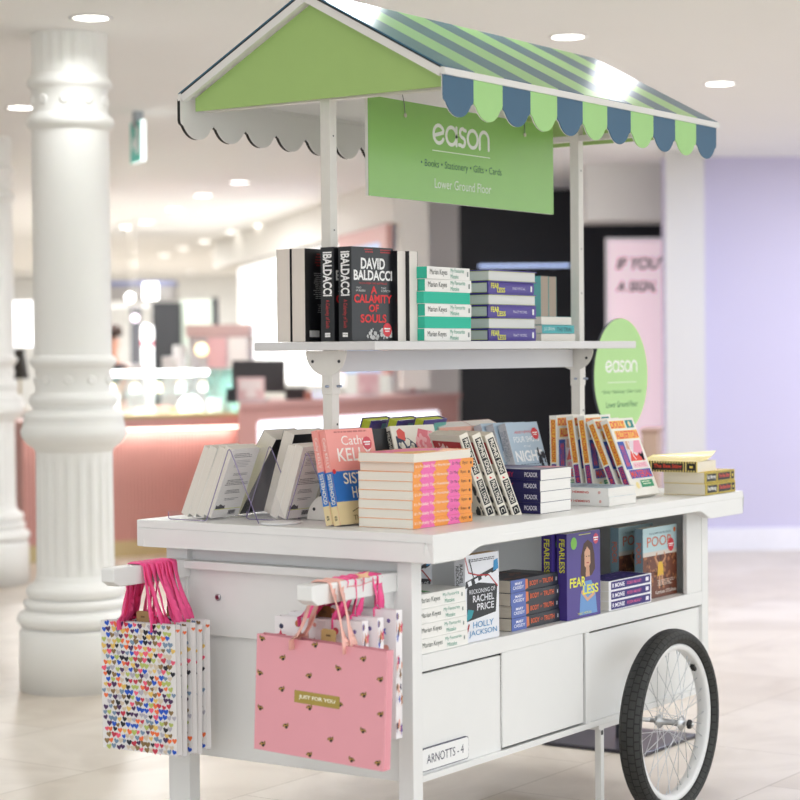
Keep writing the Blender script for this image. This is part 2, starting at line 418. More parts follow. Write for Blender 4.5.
book_kind('hormones', .155, .255, .0218, '#F59B3B', page='#EFE9DE',
  front_art=[('p', [(.1, .0), (.6, .0), (.9, .5), (.5, 1), (.1, .8)], '#F26AA0'), ('p', [(.5, .1), (.8, 0), (1, .3), (.8, .6)], '#F4C23A')],
  spine_art=[('p', [(.1, 0), (.16, .5), (.12, 1), (.36, 1), (.32, .5), (.36, 0)], '#F06EB0'), ('p', [(.56, 0), (.60, .5), (.56, 1), (.79, 1), (.75, .5), (.79, 0)], '#F06EB0'), ('t', "It's Probably Your Hormones", .02, .3, .60, .74, '#FFE7D2', .01), ('t', 'Dr Mary', .63, .3, .77, .74, '#4B2A45'), ('t', 'Ryan', .81, .3, .90, .74, '#7A4A2A'), ('c', .955, .5, .0035, '#3A2420')])
BK = '#1D1E22'
book_kind('prophet', .155, .226, .0245, '#EFE9DC', page='#E4DCCD',
  front_art=[('p', [(.08, .35), (.9, .35), (.95, .60), (.62, .72), (.35, .85), (.08, .88)], '#2B3A55'), blobs(.12, .85, .4, .8, 34, .05, '#EFE9DC', 11), ('p', [(.50, .78), (.60, .62), (.86, .60), (.97, .76), (.9, .92), (.62, .96)], '#E77A86'), blobs(.55, .93, .64, .92, 22, .04, '#F2B1B6', 12), ('p', [(.12, .86), (.28, .82), (.30, .92), (.2, .97), (.12, .94)], '#E4584F')],
  spine_art=[('r', .05, .16, .48, .86, BK), ('t', 'PROPHET SONG', .065, .28, .465, .76, '#F1ECDF', .02), ('p', [(.50, .35), (.53, .3), (.53, .6)], RED), ('r', .55, .16, .84, .86, BK), ('t', 'PAUL LYNCH', .565, .28, .825, .76, '#F1ECDF', .02), ('r', .87, .16, .965, .86, BK), ('t', 'C', .89, .3, .945, .72, '#F1ECDF')],
  back_art=[blobs(.05, .95, .05, .6, 60, .05, '#3A3B40', 13), ('r', .05, .66, .95, .92, '#B8343A'), blobs(.1, .9, .68, .88, 12, .05, '#E6C8C4', 18)])
book_kind('night', .155, .213, .026, '#B5C9DA', spine='#D2D5DC',
  front_art=[('t', 'HENRY HEMMING', .22, .85, .78, .885, RED), ('t', 'FOUR SHOTS', .14, .73, .92, .81, '#F4F7FA', .01), ('t', 'IN THE', .4, .66, .62, .69, '#F4F7FA'), ('t', 'NIGHT', .08, .47, .92, .62, '#F7F9FB', .03), blobs(.78, .98, .2, .62, 30, .035, '#2E3744', 21, 1.4), blurb(.15, .9, .38, .44, 2, '#7D8EA0', 3), blurb(.2, .9, .25, .33, 3, '#7D8EA0', 5)] + STICK(.84, .84, .017),
  spine_art=[('t', 'FOUR SHOTS', .1, .5, .45, .85, '#8795A8'), ('t', 'IN THE NIGHT', .1, .12, .5, .45, '#8795A8'), ('c', .85, .5, .004, RED)])
book_kind('alvey', .155, .234, .0278, '#1F1C52', page='#F3F1EE',
  front_art=[('p', [(0, .4), (1, .3), (1, 1), (0, 1)], '#2E2B6A'), ('p', [(.5, .1), (1, .05), (1, .3), (.6, .35)], '#C97C8E')],
  spine_art=[('t', 'RALVEY', .46, .3, .66, .72, '#D2365A', .01), ('t', 'PICADOR', .80, .3, .96, .72, '#E8E6F2', .01)])
DA = '#F5B841'; DP = '#3B2E8C'; DR = '#E8433F'
book_kind('dolly', .150, .228, .0235, '#F6F2EA', page='#EDE7DB',
  front_art=[('r', .03, .87, .60, .97, '#F9C65A'), ('t', 'DOLLY', .05, .875, .58, .965, '#E7504B', .03), ('r', .64, .87, .93, .97, '#2E8C8C'), ('c', .78, .92, .008, '#E9D9A8'),
    ('r', .10, .73, .98, .84, '#F9C65A'), ('t', 'ALDERTON', .12, .735, .96, .835, '#E7504B', .03), ('r', .06, .34, .30, .70, '#2F55B4'), ('t', 'GOOD', .11, .37, .25, .66, '#E7504B', .02),
    ('r', .32, .44, .92, .70, '#E8DDE4'), ('p', [(.34, .44), (.9, .44), (.8, .56), (.62, .5), (.45, .58)], '#E9493F'), ('p', [(.55, .56), (.9, .5), (.92, .7), (.7, .7)], '#F2A0B8'), ('p', [(.34, .6), (.48, .58), (.5, .7), (.36, .7)], '#D9A98C'), blobs(.74, .9, .46, .54, 8, .04, '#27324A', 6), ('s', [(.45, .7), (.5, .5), (.56, .46)], .003, '#FFFFFF'),
    ('r', .36, .35, .92, .42, '#F7CDD6'), ('t', 'A NOVEL', .4, .365, .86, .405, '#E05C8A'), ('r', .12, .22, .95, .33, '#2F55B4'), ('t', 'MATERIAL', .14, .23, .93, .32, '#E7504B', .03), ('r', .40, .10, .88, .19, '#3E9A72'), ('c', .26, .13, .010, '#F2DFA0'), blurb(.44, .84, .12, .175, 2, '#EAF2D8', 3)],
  spine_art=[('r', .05, .18, .58, .84, DA), ('t', 'DOLLY ALDERTON', .065, .26, .565, .76, '#D9412F', .02), ('r', .60, .18, .97, .84, DP), ('t', 'GOOD MATERIAL', .615, .26, .955, .76, '#E7504B', .02)])
book_kind('hemming', .150, .21, .0235, '#F3F2F0', page='#F0EDE8',
  front_art=[('p', [(.0, .0), (1, 0), (1, 1), (0, 1)], '#A9BCCB'), blobs(.2, .8, .2, .8, 20, .06, '#6E8194', 8)],
  spine_art=[('t', 'HENRY HEMMING', .30, .36, .72, .62, '#D0453F', .02), ('c', .87, .5, .004, '#E2B4AE')])
book_kind('bee', .129, .198, .032, '#F2D65A', page='#EFE8D9',
  front_art=[blobs(.05, .95, .05, .95, 40, .05, '#E8B53E', 9), blurb(.1, .9, .3, .7, 5, '#C24A3A', 5)],
  spine_art=[flat_layer([('r', i/30, 0, i/30+.010, 1, '#2B2A1E') for i in range(30)]), ('r', .07, .18, .38, .82, '#1E1E1C'), ('t', 'Paul Murray', .085, .28, .365, .72, '#F6F4EC', .02), ('r', .44, .18, .84, .82, '#1E1E1C'), ('t', 'The Bee Sting', .455, .28, .825, .74, '#E5472F', .02), ('r', .87, .18, .96, .82, '#1E1E1C'), ('r', .9, .4, .94, .6, '#F2D65A')])
book_kind('bee_open', .129, .198, .030, '#F4DE86', page='#EFE8D9', curl=True,
  spine_art=[flat_layer([('r', i/24, 0, i/24+.02, 1, '#2B2A1E') for i in range(24)]), ('r', .30, .18, .78, .82, '#1E1E1C'), ('t', 'The Bee Sting', .32, .28, .76, .74, '#E5472F', .02), ('r', .85, .18, .96, .82, '#1E1E1C'), ('r', .88, .4, .93, .6, '#F2D65A')])
book_kind('holly', .150, .21, .030, '#E9EBF2', page='#D2B48C',
  front_art=[('p', [(.05, .24), (.9, .3), (.95, .62), (.1, .70), (.05, .6)], '#24262C'), ('p', [(.0, .62), (.92, .78), (.95, .84), (.02, .70)], '#24262C')] +
    [('p', [(.1+.2*i, .64+.02*i), (.2+.2*i, .655+.02*i), (.17+.2*i, .71+.02*i), (.07+.2*i, .695+.02*i)], '#E9EBF2') for i in range(4)] +
    [('s', [(.0, .98), (.1, .8), (.35, .76), (.7, .74), (.95, .6)], .0035, '#B3262E'), ('s', [(.12, .95), (.25, .72), (.3, .6)], .004, '#24262C'), ('p', [(.82, .78), (.98, .8), (.96, .92), (.84, .9)], '#2F8FC8'),
    blurb(.08, .9, .91, .95, 2, '#5A5A60', 4), ('t', 'RECKONING OF', .12, .55, .88, .60, '#E9EBF2'), ('t', 'RACHEL', .22, .45, .84, .53, '#E9EBF2', .01), ('t', 'PRICE', .34, .35, .84, .43, '#E9EBF2', .01), ('p', [(.0, .24), (.18, .28), (.24, .36), (.08, .38)], '#2A93A0'),
    ('s', [(.1, .2), (.02, .08)], .006, '#A62A33'), ('t', 'HOLLY', .22, .155, .82, .225, '#3D8FC4'), ('t', 'JACKSON', .1, .05, .92, .13, '#3D8FC4')],
  spine_art=[('t', 'RACHEL PRICE', .1, .5, .5, .8, '#2B2D30', .01), ('t', 'RECKONING', .12, .15, .5, .42, '#2B2D30', .01), ('r', .6, .2, .9, .8, '#2B2D30')])
book_kind('truth', .135, .240, .0315, '#2A2E38', page='#DDD5C8',
  front_art=[('p', [(.0, .3), (1, .2), (1, .9), (0, .95)], '#30303A'), blobs(.1, .9, .1, .9, 20, .06, '#7A4A3A', 14)],
  spine_art=[('r', 0, 0, .30, 1, '#5B6FB5'), ('t', 'MARY', .09, .58, .24, .80, '#F1F1F6', .02), ('t', 'CASSIDY', .05, .24, .27, .50, '#F1F1F6', .01), ('p', [(.30, .1), (.36, .2), (.35, .9), (.30, .95)], '#D9794E'), ('t', 'BODY', .39, .32, .57, .72, '#E06A44', .02), ('t', 'OF', .59, .42, .64, .6, '#E06A44'), ('t', 'TRUTH', .66, .32, .88, .72, '#E06A44', .02), ('r', .945, .35, .965, .65, '#C9C9D2')])
book_kind('noble', .10, .246, .0265, '#F1F0F4', page='#E9E5DE',
  front_art=[('r', .03, .03, .97, .97, '#2B1F6E'), blobs(.2, .8, .2, .8, 12, .05, '#7A6BB8', 15)],
  spine_art=[('r', .05, .1, .97, .9, '#2C1C74'), ('t', 'R MONIE', .08, .28, .36, .72, '#F3F1FA', .03), ('t', 'ROISIN MEANEY', .42, .34, .76, .66, '#D4538A', .02), ('r', .86, .3, .93, .7, '#F3F1FA')])
PV = [('r', 0, 0, 1, .62, '#6E3D2B'), blobs(0.02, .98, .1, .6, 60, .035, '#A9714C', 16), blobs(.02, .98, .1, .6, 40, .02, '#3D2018', 19), ('r', 0, .60, 1, .66, '#D7CFC6')]
book_kind('poor', .208, .200, .026, '#BBD7DC', spine='#7E9AA8', page='#D9D2C6',
  front_art=PV + [('t', 'THE NUMBER ONE BESTSELLER', .18, .90, .82, .925, '#5A7480'), ('t', 'POOR', .12, .73, .86, .87, '#D9704A'), ('p', [(.42, .3), (.6, .3), (.58, .5), (.44, .5)], '#E5B53A'), ('c', .51, .56, .008, '#4A2A1E'), ('s', [(.44, .48), (.36, .56), (.40, .62)], .007, '#C9926E'), ('s', [(.57, .48), (.66, .56), (.62, .62)], .007, '#C9926E'), ('s', [(.48, .3), (.47, .14)], .009, '#C9926E'), ('s', [(.55, .3), (.58, .18)], .009, '#C9926E'),
    ('c', .93, .93, .007, '#E27A3A'), blurb(.4, .95, .15, .24, 4, '#E9DED2', 4, .3), ('t', "Katriona O'Sullivan", .36, .05, .97, .10, '#F3ECE2')] + STICK(.82, .72, .019),
  spine_art=[('t', 'POOR', .2, .2, .5, .8, '#D9704A', .01)])
book_kind('purple_low', .150, .238, .03, '#4A3B86', page='#D3DB45', inside='#D6DE3A', hard=True, back_art=[('r', 0, 0, 1, .96, '#5A4A80'), ('r', .45, 0, 1, .96, '#6DB3A6'), ('t', 'Fearless\nin me', .05, .62, .4, .85, '#D9E044'), blobs(.6, .8, .3, .8, 6, .08, '#5A3A2E', 20)])
book_kind('salmon', .155, .22, .035, '#F0B7A4', page='#E9E2DA', back_art=[('r', .3, 0, 1, 1, '#F0B7A4')])
book_kind('paleblue', .15, .2, .02, '#A9BCCB')
# ================================================================== THE CART
cart = thing('book_cart', 'white wooden retail cart with striped green and blue awning and spoked wheels', 'cart', T3(.81, .46, 0))
def part(mb, name, bevel=0, parent=None, label=None, smooth=False):
    o = mb.build(name, parent or cart, bevel)
    if parent is None or parent is cart: o.location = (-.81, -.46, 0)
    if label: o['label'] = label
    return o
L_, W_ = 1.633, .887
def curve_notch(xa, xb, za, zb, n=8):
    return [(xa+(xb-xa)*i/n, za+(zb-za)*(.5-.5*math.cos(PI*i/n))) for i in range(1, n)]
prof = [(0, .775), (.11, .775)] + curve_notch(.11, .215, .775, .800) + [(.215, .800), (1.345, .800)] + curve_notch(1.345, 1.425, .800, .776) + [(1.425, .775), (L_, .775), (L_, .822), (0, .822)]
m = MB(); m.prism(prof, 0, .025, 'y', WHITE); m.prism(prof, W_-.025, W_, 'y', WHITE)
m.box((0, .0, .822), (L_, W_, .841), WHITE); m.box((0, .025, .775), (.025, W_-.025, .822), WHITE); m.box((L_-.025, .025, .775), (L_, W_-.025, .822), WHITE)
part(m, 'worktop', .0025)
for (x0, x1, y0, y1, z0) in ((.045, .085, .09, .132, 0), (.045, .085, .762, .83, 0), (1.545, 1.585, .09, .132, .257), (1.545, 1.585, .79, .83, .257)):
    m = MB(); m.box((x0, y0, z0), (x1, y1, .820), WHITE); part(m, 'leg' if z0 == 0 else 'corner_post', .002)
m = MB(); m.box((.064, .132, .257), (.078, .762, .56), WHITE); m.box((.05, .132, .56), (.078, .762, .723), WHITE); m.box((.064, .132, .723), (.078, .762, .82), WHITE); part(m, 'end_panel', .0015)
m = MB(); m.box((.028, .135, .723), (.064, .80, .743), WHITE); part(m, 'ledge_rail', .002)
m = MB(); m.box((1.562, .132, .257), (1.578, .79, .82), WHITE); part(m, 'end_panel', .0015)
m = MB(); m.box((.085, .80, .257), (1.545, .815, .82), WHITE); part(m, 'back_panel', .0015)
m = MB(); m.box((.085, .09, .513), (1.545, .80, .552), WHITE); part(m, 'lower_shelf', .0015)
m = MB(); m.box((.085, .46, .552), (1.545, .47, .82), WHITE); part(m, 'shelf_back', .001)
m = MB(); m.box((1.452, .092, .552), (1.545, .105, .82), WHITE); part(m, 'shelf_divider', .0015)
m = MB(); m.box((.078, .132, .552), (.087, .46, .82), WHITE); part(m, 'shelf_divider', .001)
m = MB(); m.box((.085, .09, .257), (1.545, .80, .272), WHITE); part(m, 'bottom_board', .0015)
m = MB(); m.box((.085, .100, .272), (.445, .108, .506), WHITE); d1 = part(m, 'sliding_door', .001)
m = MB(); m.box((.443, .0935, .278), (.846, .099, .5125), WHITE); d2 = part(m, 'sliding_door', .001)
m = MB(); m.box((.853, .0895, .272), (.874, .125, .513), WHITE); part(m, 'stile', .001)
m = MB(); m.box((.874, .100, .272), (1.545, .112, .506), WHITE); part(m, 'side_panel', .001)
m = MB(); m.box((.10, .115, .272), (.855, .12, .513), mat('#55555C', .8)); part(m, 'gap_shade_sheet', 0)  # dark sheet behind the doors; its colour stands in for shade in the gaps
# rounded number plate
def rrect(x0, y0, x1, y1, r, n=5):
    o = []
    for cx, cy, a in ((x1-r, y0+r, -90), (x1-r, y1-r, 0), (x0+r, y1-r, 90), (x0+r, y0+r, 180)):
        o += [(cx+r*math.cos(R_(a+90*i/n)), cy+r*math.sin(R_(a+90*i/n))) for i in range(n+1)]
    return o
m = MB(); m.prism(rrect(.086, .279, .288, .333, .009), .0945, .0999, 'y', C('#2B2A4A')); m.prism(rrect(.0875, .2808, .2862, .3312, .008), .0938, .0945, 'y', C('#F1F1F1'))
art(m, [('t', 'ARNOTTS - 4', 0, 0, 1, 1, '#2B2A4A')], .158, .021, lambda u, v, e: (.106+u, .0938-e, .296+v))
o = part(m, 'number_plate', 0); o['label'] = 'white plate reading ARNOTTS - 4'
m = MB(); m.lathe([(.006, 0), (.0085, 0), (.0085, .004), (.006, .006)], mat('#B9B9BE', .3, metal=1), 14, T3(.05, .667, .655) @ RY(-90)); m.lathe([(.004, 0), (.0045, .0065)], C('#7C3848'), 10, T3(.05, .667, .655) @ RY(-90)); part(m, 'bolt')
# push handles
def handle(y0, y1, tip, top):
    m = MB(); n = 6; h = .045
    pts = [(tip, top-.006)] + [(tip+.006*(1-math.cos(PI/2*i/n)), top-.006+.006*math.sin(PI/2*i/n)) for i in range(1, n+1)]
    out = [(.064, top-h), (.064, top)] + list(reversed(pts)) + [(tip, top-h+.012)] + [(tip+.02, top-h)]
    m.prism(out, y0, y1, 'y', WHITE)
    m.prism([(.064, .57), (.064, top-h), (-.01, top-h), (.03, top-h-.05), (.045, .60)], y0+.012, y1-.006, 'y', WHITE)
    part(m, 'push_handle', .0025)
handle(.757, .799, -.226, .746); handle(.1325, .175, -.278, .746)
# posts
for px in (.220, 1.450):
    m = MB(); y = .444
    m.box((px-.0145, y-.0145, .8405), (px+.0145, y+.0145, 2.06), POSTW)
    m.box((px-.0165, y-.0165, 1.15), (px+.0165, y+.0165, 1.257), POSTW)
    p = part(m, 'post', .0012)
    m = MB()
    for k in range(14):
        z = .90+.058*k
        if z < 1.13: m.box((px+.003, y-.0151, z), (px+.0075, y-.0140, z+.005), C('#26262A'))
    for z in (1.42, 1.55, 1.78):
        m.box((px-.002, y-.0151, z), (px+.002, y-.0140, z+.004), C('#55555A'))
    part(m, 'peg_hole', 0)
    m = MB(); m.tube([(px-.026, y-.004, 1.170), (px+.02, y-.004, 1.170)], .0032, mat('#9AA3B5', .3, metal=1)); m.tube([(px+.004, y-.03, 1.170), (px+.004, y+.02, 1.170)], .0032, mat('#9AA3B5', .3, metal=1)); part(m, 'locking_pin')
    def half_plate(z, sgn, r=.062):
        m = MB(); pts = []
        for i in range(25):
            a = PI*i/24; pts.append((y+r*math.cos(a), z+sgn*r*math.sin(a)))
        m.prism(pts, px-.020, px-.0165, 'x', POSTW)
        for dy in (-.040, .040):
            m.lathe([(.0042, 0), (.0042, .0010)], C('#26262A'), 12, T3(px-.0211, y+dy, z+sgn*.026) @ RY(90))
        return m
    part(half_plate(1.257, -1), 'bracket_plate', .0006)
    part(half_plate(.842, 1), 'bracket_plate', .0006)
m = MB(); m.box((.149, .26, 1.258), (1.469, .627, 1.279), mat('#DDDCDD', .4, .015, 12)); part(m, 'upper_shelf', .002)
m = MB(); m.box((.231, .444, 1.205), (1.421, .458, 1.257), mat('#DAD9DC', .4, .015, 12)); part(m, 'shelf_apron', .001)
# roof
BLUE = mat('#2F6683', .3, .03, 50, spec=.6); GRN = mat('#A8D98A', .3, .03, 50, spec=.6)
BLUEV = mat('#3A6584', .45, .02, 30); GRNV = mat('#A9DC8D', .45, .02, 30)
ROOFW = mat('#EDECEA', .35, .01, 20); BLACK = mat('#0E0E10', .5)
xa, xb, ye, yr, yb, ze, zr = .126, 1.563, .046, .4435, .841, 1.910, 2.126
nst = 11; sw = (xb-xa)/nst
ang = math.atan2(zr-ze, yr-ye)
nv = (-math.sin(ang), math.cos(ang))           # outward normal (y,z) of the right slope
def slope(mb, x0, x1, t0, t1, m_, side=1, ext=0.0, over=0.0):
    """strip of roof between offsets t0..t1 below the outer surface"""
    e = (ye-math.cos(ang)*ext, ze-math.sin(ang)*ext); r = (yr, zr)
    pts = [(e[0]-nv[0]*t0, e[1]-nv[1]*t0), (r[0], r[1]-t0/math.cos(ang)), (r[0], r[1]-t1/math.cos(ang)), (e[0]-nv[0]*t1, e[1]-nv[1]*t1)]
    if side < 0: pts = [(2*yr-p[0], p[1]) for p in pts]
    mb.prism(pts, x0, x1, 'x', m_)
for side, nm in ((1, 'awning_sheet'), (-1, 'awning_sheet')):
    m = MB()
    for i in range(nst): slope(m, xa+sw*i, xa+sw*(i+1), 0, .0035, BLUE if i % 2 == 0 else GRN, side, .004)
    part(m, nm)
    m = MB(); slope(m, xa+.001, xb-.001, .0036, .0075, BLACK, side, .002 if side > 0 else .006); part(m, 'black_edge')
m = MB()
for side in (1, -1):
    slope(m, xa, xb, .0076, .0120, ROOFW, side)
    for (x0, x1) in ((xa, xa+.014), (xb-.014, xb)): slope(m, x0, x1, .0120, .026, ROOFW, side)
for yy in (ye, yb-.012): m.box((xa+.014, yy, ze-.016), (xb-.014, yy+.012, ze-.002), ROOFW)
part(m, 'roof_frame', 0)
m = MB(); m.prism([(ye-.006, ze-.020), (ye+.006, ze-.020), (ye+.006, ze-.002), (ye-.006, ze-.004)], xa-.002, xb+.008, 'x', ROOFW); part(m, 'eave_trim')
m = MB(); m.prism([(2*yr-ye-.006, ze-.020), (2*yr-ye+.003, ze-.020), (2*yr-ye+.003, ze-.004), (2*yr-ye-.006, ze-.002)], xa-.002, xb, 'x', ROOFW); part(m, 'eave_trim')
for gx in (xa+.028, xb-.036):
    m = MB(); t = .0265/math.cos(ang); yl, yh = ye+.022, yb-.030
    f = lambda y: zr - t - abs(y-yr)*math.tan(ang)
    m.prism([(yl, 1.8665), (yh, 1.8635), (yh, f(yh)), (yr, f(yr)), (yl, f(yl))], gx, gx+.006, 'x', mat('#A9CB7A', .45, .02, 20))
    part(m, 'gable_panel'); 
def scallops(y0, y1, m_a, m_b):
    m = MB(); r = sw/2-.0035; zb_ = 1.797; zc = zb_+r
    for i in range(nst):
        x0 = xa+sw*i; x1 = x0+sw; cx = (x0+x1)/2
        pts = [(x0, ze-.016), (x0, 1.842)]
        pts += [(x0+.002, 1.834), (x0+.006, 1.831)]
        pts += [(cx+r*math.cos(R_(a)), zc+r*math.sin(R_(a))) for a in range(-150, -29, 8)]
        pts += [(x1-.006, 1.831), (x1-.002, 1.834), (x1, 1.842), (x1, ze-.016)]
        m.prism(pts, y0, y1, 'y', m_a if i % 2 == 0 else m_b)
    return m
part(scallops(ye+.0005, ye+.0030, BLUEV, GRNV), 'scalloped_valance'); part(scallops(ye+.0031, ye+.0055, ROOFW, ROOFW), 'valance_backing')
part(scallops(yb-.0055, yb-.0031, ROOFW, ROOFW), 'valance_backing'); part(scallops(yb-.0030, yb+.0060, BLACK, BLACK), 'scalloped_valance')
for px in (.220, 1.450):
    m = MB(); m.box((px-.012, ye+.012, 1.868), (px+.012, yb-.012, 1.885), POSTW)
    part(m, 'roof_crossbar', .001)
# caster support and axle
m = MB(); m.box((.972, .112, 0), (.990, .130, .240), WHITE2); m.box((.955, .108, .238), (1.13, .142, .257), WHITE2); m.box((.974, .1110, .222), (.984, .1122, .234), C('#1B1B1D')); part(m, 'support_leg', .001)
XW, ZW, YW = 1.102, .2505, -.030
MET = mat('#C9CBCE', .3, .03, 60, metal=.9)
m = MB(); m.tube([(XW, -.01, ZW), (XW, W_-.06, ZW)], .006, MET, 10); m.box((XW-.012, .092, ZW-.012), (XW+.012, .80, ZW+.006), WHITE2); part(m, 'axle')
def wheel(yc, sgn):
    R0, rt = .2300, .0212; nu, nvv = 120, 20; m = MB()
    V = []; F = []
    for i in range(nu):
        a = 2*PI*i/nu
        for j in range(nvv):
            b = 2*PI*j/nvv; rr = R0+rt*math.cos(b); V.append((XW+rr*math.cos(a), yc+rt*1.5*math.sin(b), ZW+rr*math.sin(a)))
    for i in range(nu):
        for j in range(nvv): F.append((i*nvv+j, ((i+1) % nu)*nvv+j, ((i+1) % nu)*nvv+(j+1) % nvv, i*nvv+(j+1) % nvv))
    m.add(V, F, tyre_mat(), smooth=True)
    me = m.mesh('wheel')
    uvl = me.uv_layers.new(name='UVMap')
    for p in me.polygons:
        i, j = divmod(p.index, nvv)
        quad = [(i, j), (i+1, j), (i+1, j+1), (i, j+1)]
        for li, (a, b) in zip(p.loop_indices, quad): uvl.data[li].uv = (a*66/nu*1.0, b*10/nvv)
    w = bpy.data.objects.new('wheel', me); COL.objects.link(w); w.parent = cart; w.location = (-.81, -.46, 0); w['label'] = 'spoked wheel with black block-tread tyre'
    TT = T3(XW, yc, ZW) @ RX(90)
    m = MB(); m.lathe([(.194, -.012), (.197, -.017), (.209, -.018), (.2125, -.016), (.210, -.013), (.202, -.010), (.1975, 0), (.202, .010), (.210, .013), (.2125, .016), (.209, .018), (.197, .017), (.194, .012), (.1925, 0), (.194, -.012)], mat('#E6E6E6', .35, .02), 96, TT, caps=False)
    m.build('rim', w)
    m = MB(); m.lathe([(.004, -.060), (.006, -.060), (.006, -.044), (.013, -.043), (.013, -.036), (.019, -.034), (.019, -.030), (.010, -.026), (.008, 0), (.010, .026), (.019, .030), (.019, .034), (.013, .036), (.008, .045)], MET, 24, TT)
    s_ = -1 if sgn < 0 else 1
    m.build('hub', w)
    m = MB(); m.lathe([(.010, .0), (.0125, .002), (.0125, .007), (.006, .009)], BLACK, 16, T3(XW, yc+sgn*.052, ZW) @ RX(90 if sgn < 0 else -90)); m.lathe([(.0055, .009), (.0055, .015), (.003, .017)], MET, 8, T3(XW, yc+sgn*.052, ZW) @ RX(90 if sgn < 0 else -90)); m.build('axle_nut', w)
    for k in range(36):
        s = 1 if k % 2 else -1; a0 = 2*PI*k/36; off = R_(62)*(1 if (k//2) % 2 else -1)
        p0 = (XW+.017*math.cos(a0+off), yc+s*.032, ZW+.017*math.sin(a0+off)); p1 = (XW+.194*math.cos(a0), yc+s*.003, ZW+.194*math.sin(a0))
        m = MB(); m.tube([p0, p1], .0010, MET, 5); m.tube([Vector(p1)*.94+Vector(p0)*.06, p1], .0019, MET, 6); m.build('spoke', w, fix=False)
    m = MB(); a = R_(46); m.box((-.004, -.006, -.010), (.004, .006, .010), BLACK, T3(XW+.182*math.cos(a), yc-.006, ZW+.182*math.sin(a)) @ Matrix.Rotation(-a, 4, 'Y')); m.build('reflector', w)
wheel(YW, -1)

# hanging sign under the awning
SG = mat('#8FC268', .25, .02, 10, spec=.6)
sg = thing('hanging_sign', 'green hanging board with white lettering, wired up under the awning', 'sign', T3(.85, .45, 1.65))
m = MB(); m.box((-.463, -.006, -.003), (.461, .003, .250), mat('#E9E7E2', .5)); m.box((-.463, -.0075, -.003), (.461, -.006, .250), SG)
fn = lambda u, v, e: (-.463+u, -.0075-e, -.003+v)
art(m, [('g', EASON, .315, .60, .625, .83, '#E9EDE4'), ('r', .315, .535, .625, .545, '#DCE8CF'), ('t', '• Books • Stationery • Gifts • Cards', .255, .34, .69, .44, '#27603F'), ('t', 'Lower Ground Floor', .325, .15, .63, .25, '#E3ECDD')], .924, .253, fn)
m.build('sign_board', sg)
for dx in (-.30, .30):
    m = MB(); m.tube([(dx, -.009, .215), (dx-.02, -.02, .24), (dx-.055, -.03, .30)], .0012, C('#77777A'), 6)
    m.build('hanging_wire', sg); m = MB(); m.lathe([(.005, 0), (.006, .003)], C('#C9C4B4'), 12, T3(dx, -.0075, .213) @ RX(90)); m.build('eyelet', sg)

# ================================================================== BOOKS
ZS = 1.2795; ZT = .8415; ZL = .5525
G = 'black thrillers on the upper shelf'
book('bald', stand('bald', .168, .341, ZS, -4, 0), 'black paperback A Calamity of Souls with its full front cover showing, on the upper shelf', G)
book('bald', stand('bald', .166, .392, ZS, -2, 0), 'black paperback standing directly behind the full-cover A Calamity of Souls, only spine showing', G)
book('bald', stand('bald', .168, .481, ZS, 180, 0, 1, 1), 'black paperback with cream page edge out, second from the upper shelf left end', G)
book('bald', stand('bald', .168, .527, ZS, 180, 0, 1, 1), 'black paperback with cream page edge out, first at the upper shelf left end', G)
book('baldthin', stand('baldthin', .326, .316, ZS, -90, 0, 1, 0), 'black paperback with white page edge out, right beside the full-cover A Calamity of Souls', G)
book('baldthin', stand('baldthin', .3635, .306, ZS, -90, 0, 1, 0), 'black paperback with white page edge out, next to the green and white stack', G)
G = 'green and white stack on the upper shelf'
ords = ['lowest', 'second from the bottom', 'third from the bottom', 'fourth from the bottom', 'second from the top', 'topmost']
z = ZS
for i in range(6):
    fl = i in (1, 3)
    dx = [.0, .002, .003, -.002, .004, 0][i]
    M = flat('keyes', .398+dx, .285, z, 0, 0, 0, fl)
    if i == 5: M = flat('keyes', .398, .276, z, 3, 0, 0)
    book('keyes', M, ('My Favourite Mistake paperback spine out' if not fl else 'paperback showing its green page edge') + ', %s in green and white stack' % ords[i], G); z += .0309
G = 'purple hardbacks stacked on the upper shelf'
z = ZS+.003
for i in range(6):
    fl = i % 2 == 1
    book('fearless', flat('fearless', .728+[0, .003, -.002, .002, .0, .003][i], .305, z-.003, [0, .5, -.5, 0, 1.2, 0][i], 0, 0, fl), ('purple FEARLESS hardback spine out' if not fl else 'purple FEARLESS hardback page edge out') + ', %s in upper shelf stack' % ords[i], G, 'hardback_book'); z += .0312
G = 'small teal books at the right of the upper shelf'
book('white_pocket', flat('white_pocket', 1.045, .33, ZS, 0, 0, 0, True), 'white small paperback at the very bottom beneath THE TRIAL', G)
book('trial', flat('trial', 1.05, .33, ZS+.021, 0), 'small teal paperback with THE TRIAL on its spine', G)
book('trial', flat('trial', 1.055, .335, ZS+.045, 2, 0, 0, True), 'small teal paperback with page edge out lying on THE TRIAL', G)
book('brown_pocket', stand('brown_pocket', 1.292, .476, ZS, -90, 0, 1, 0), 'brown-edged small book standing behind the purple stack, the left one', G)
book('brown_pocket', stand('brown_pocket', 1.345, .480, ZS, -90, 0, 1, 0), 'brown-edged small book standing by the far post, the right one', G)

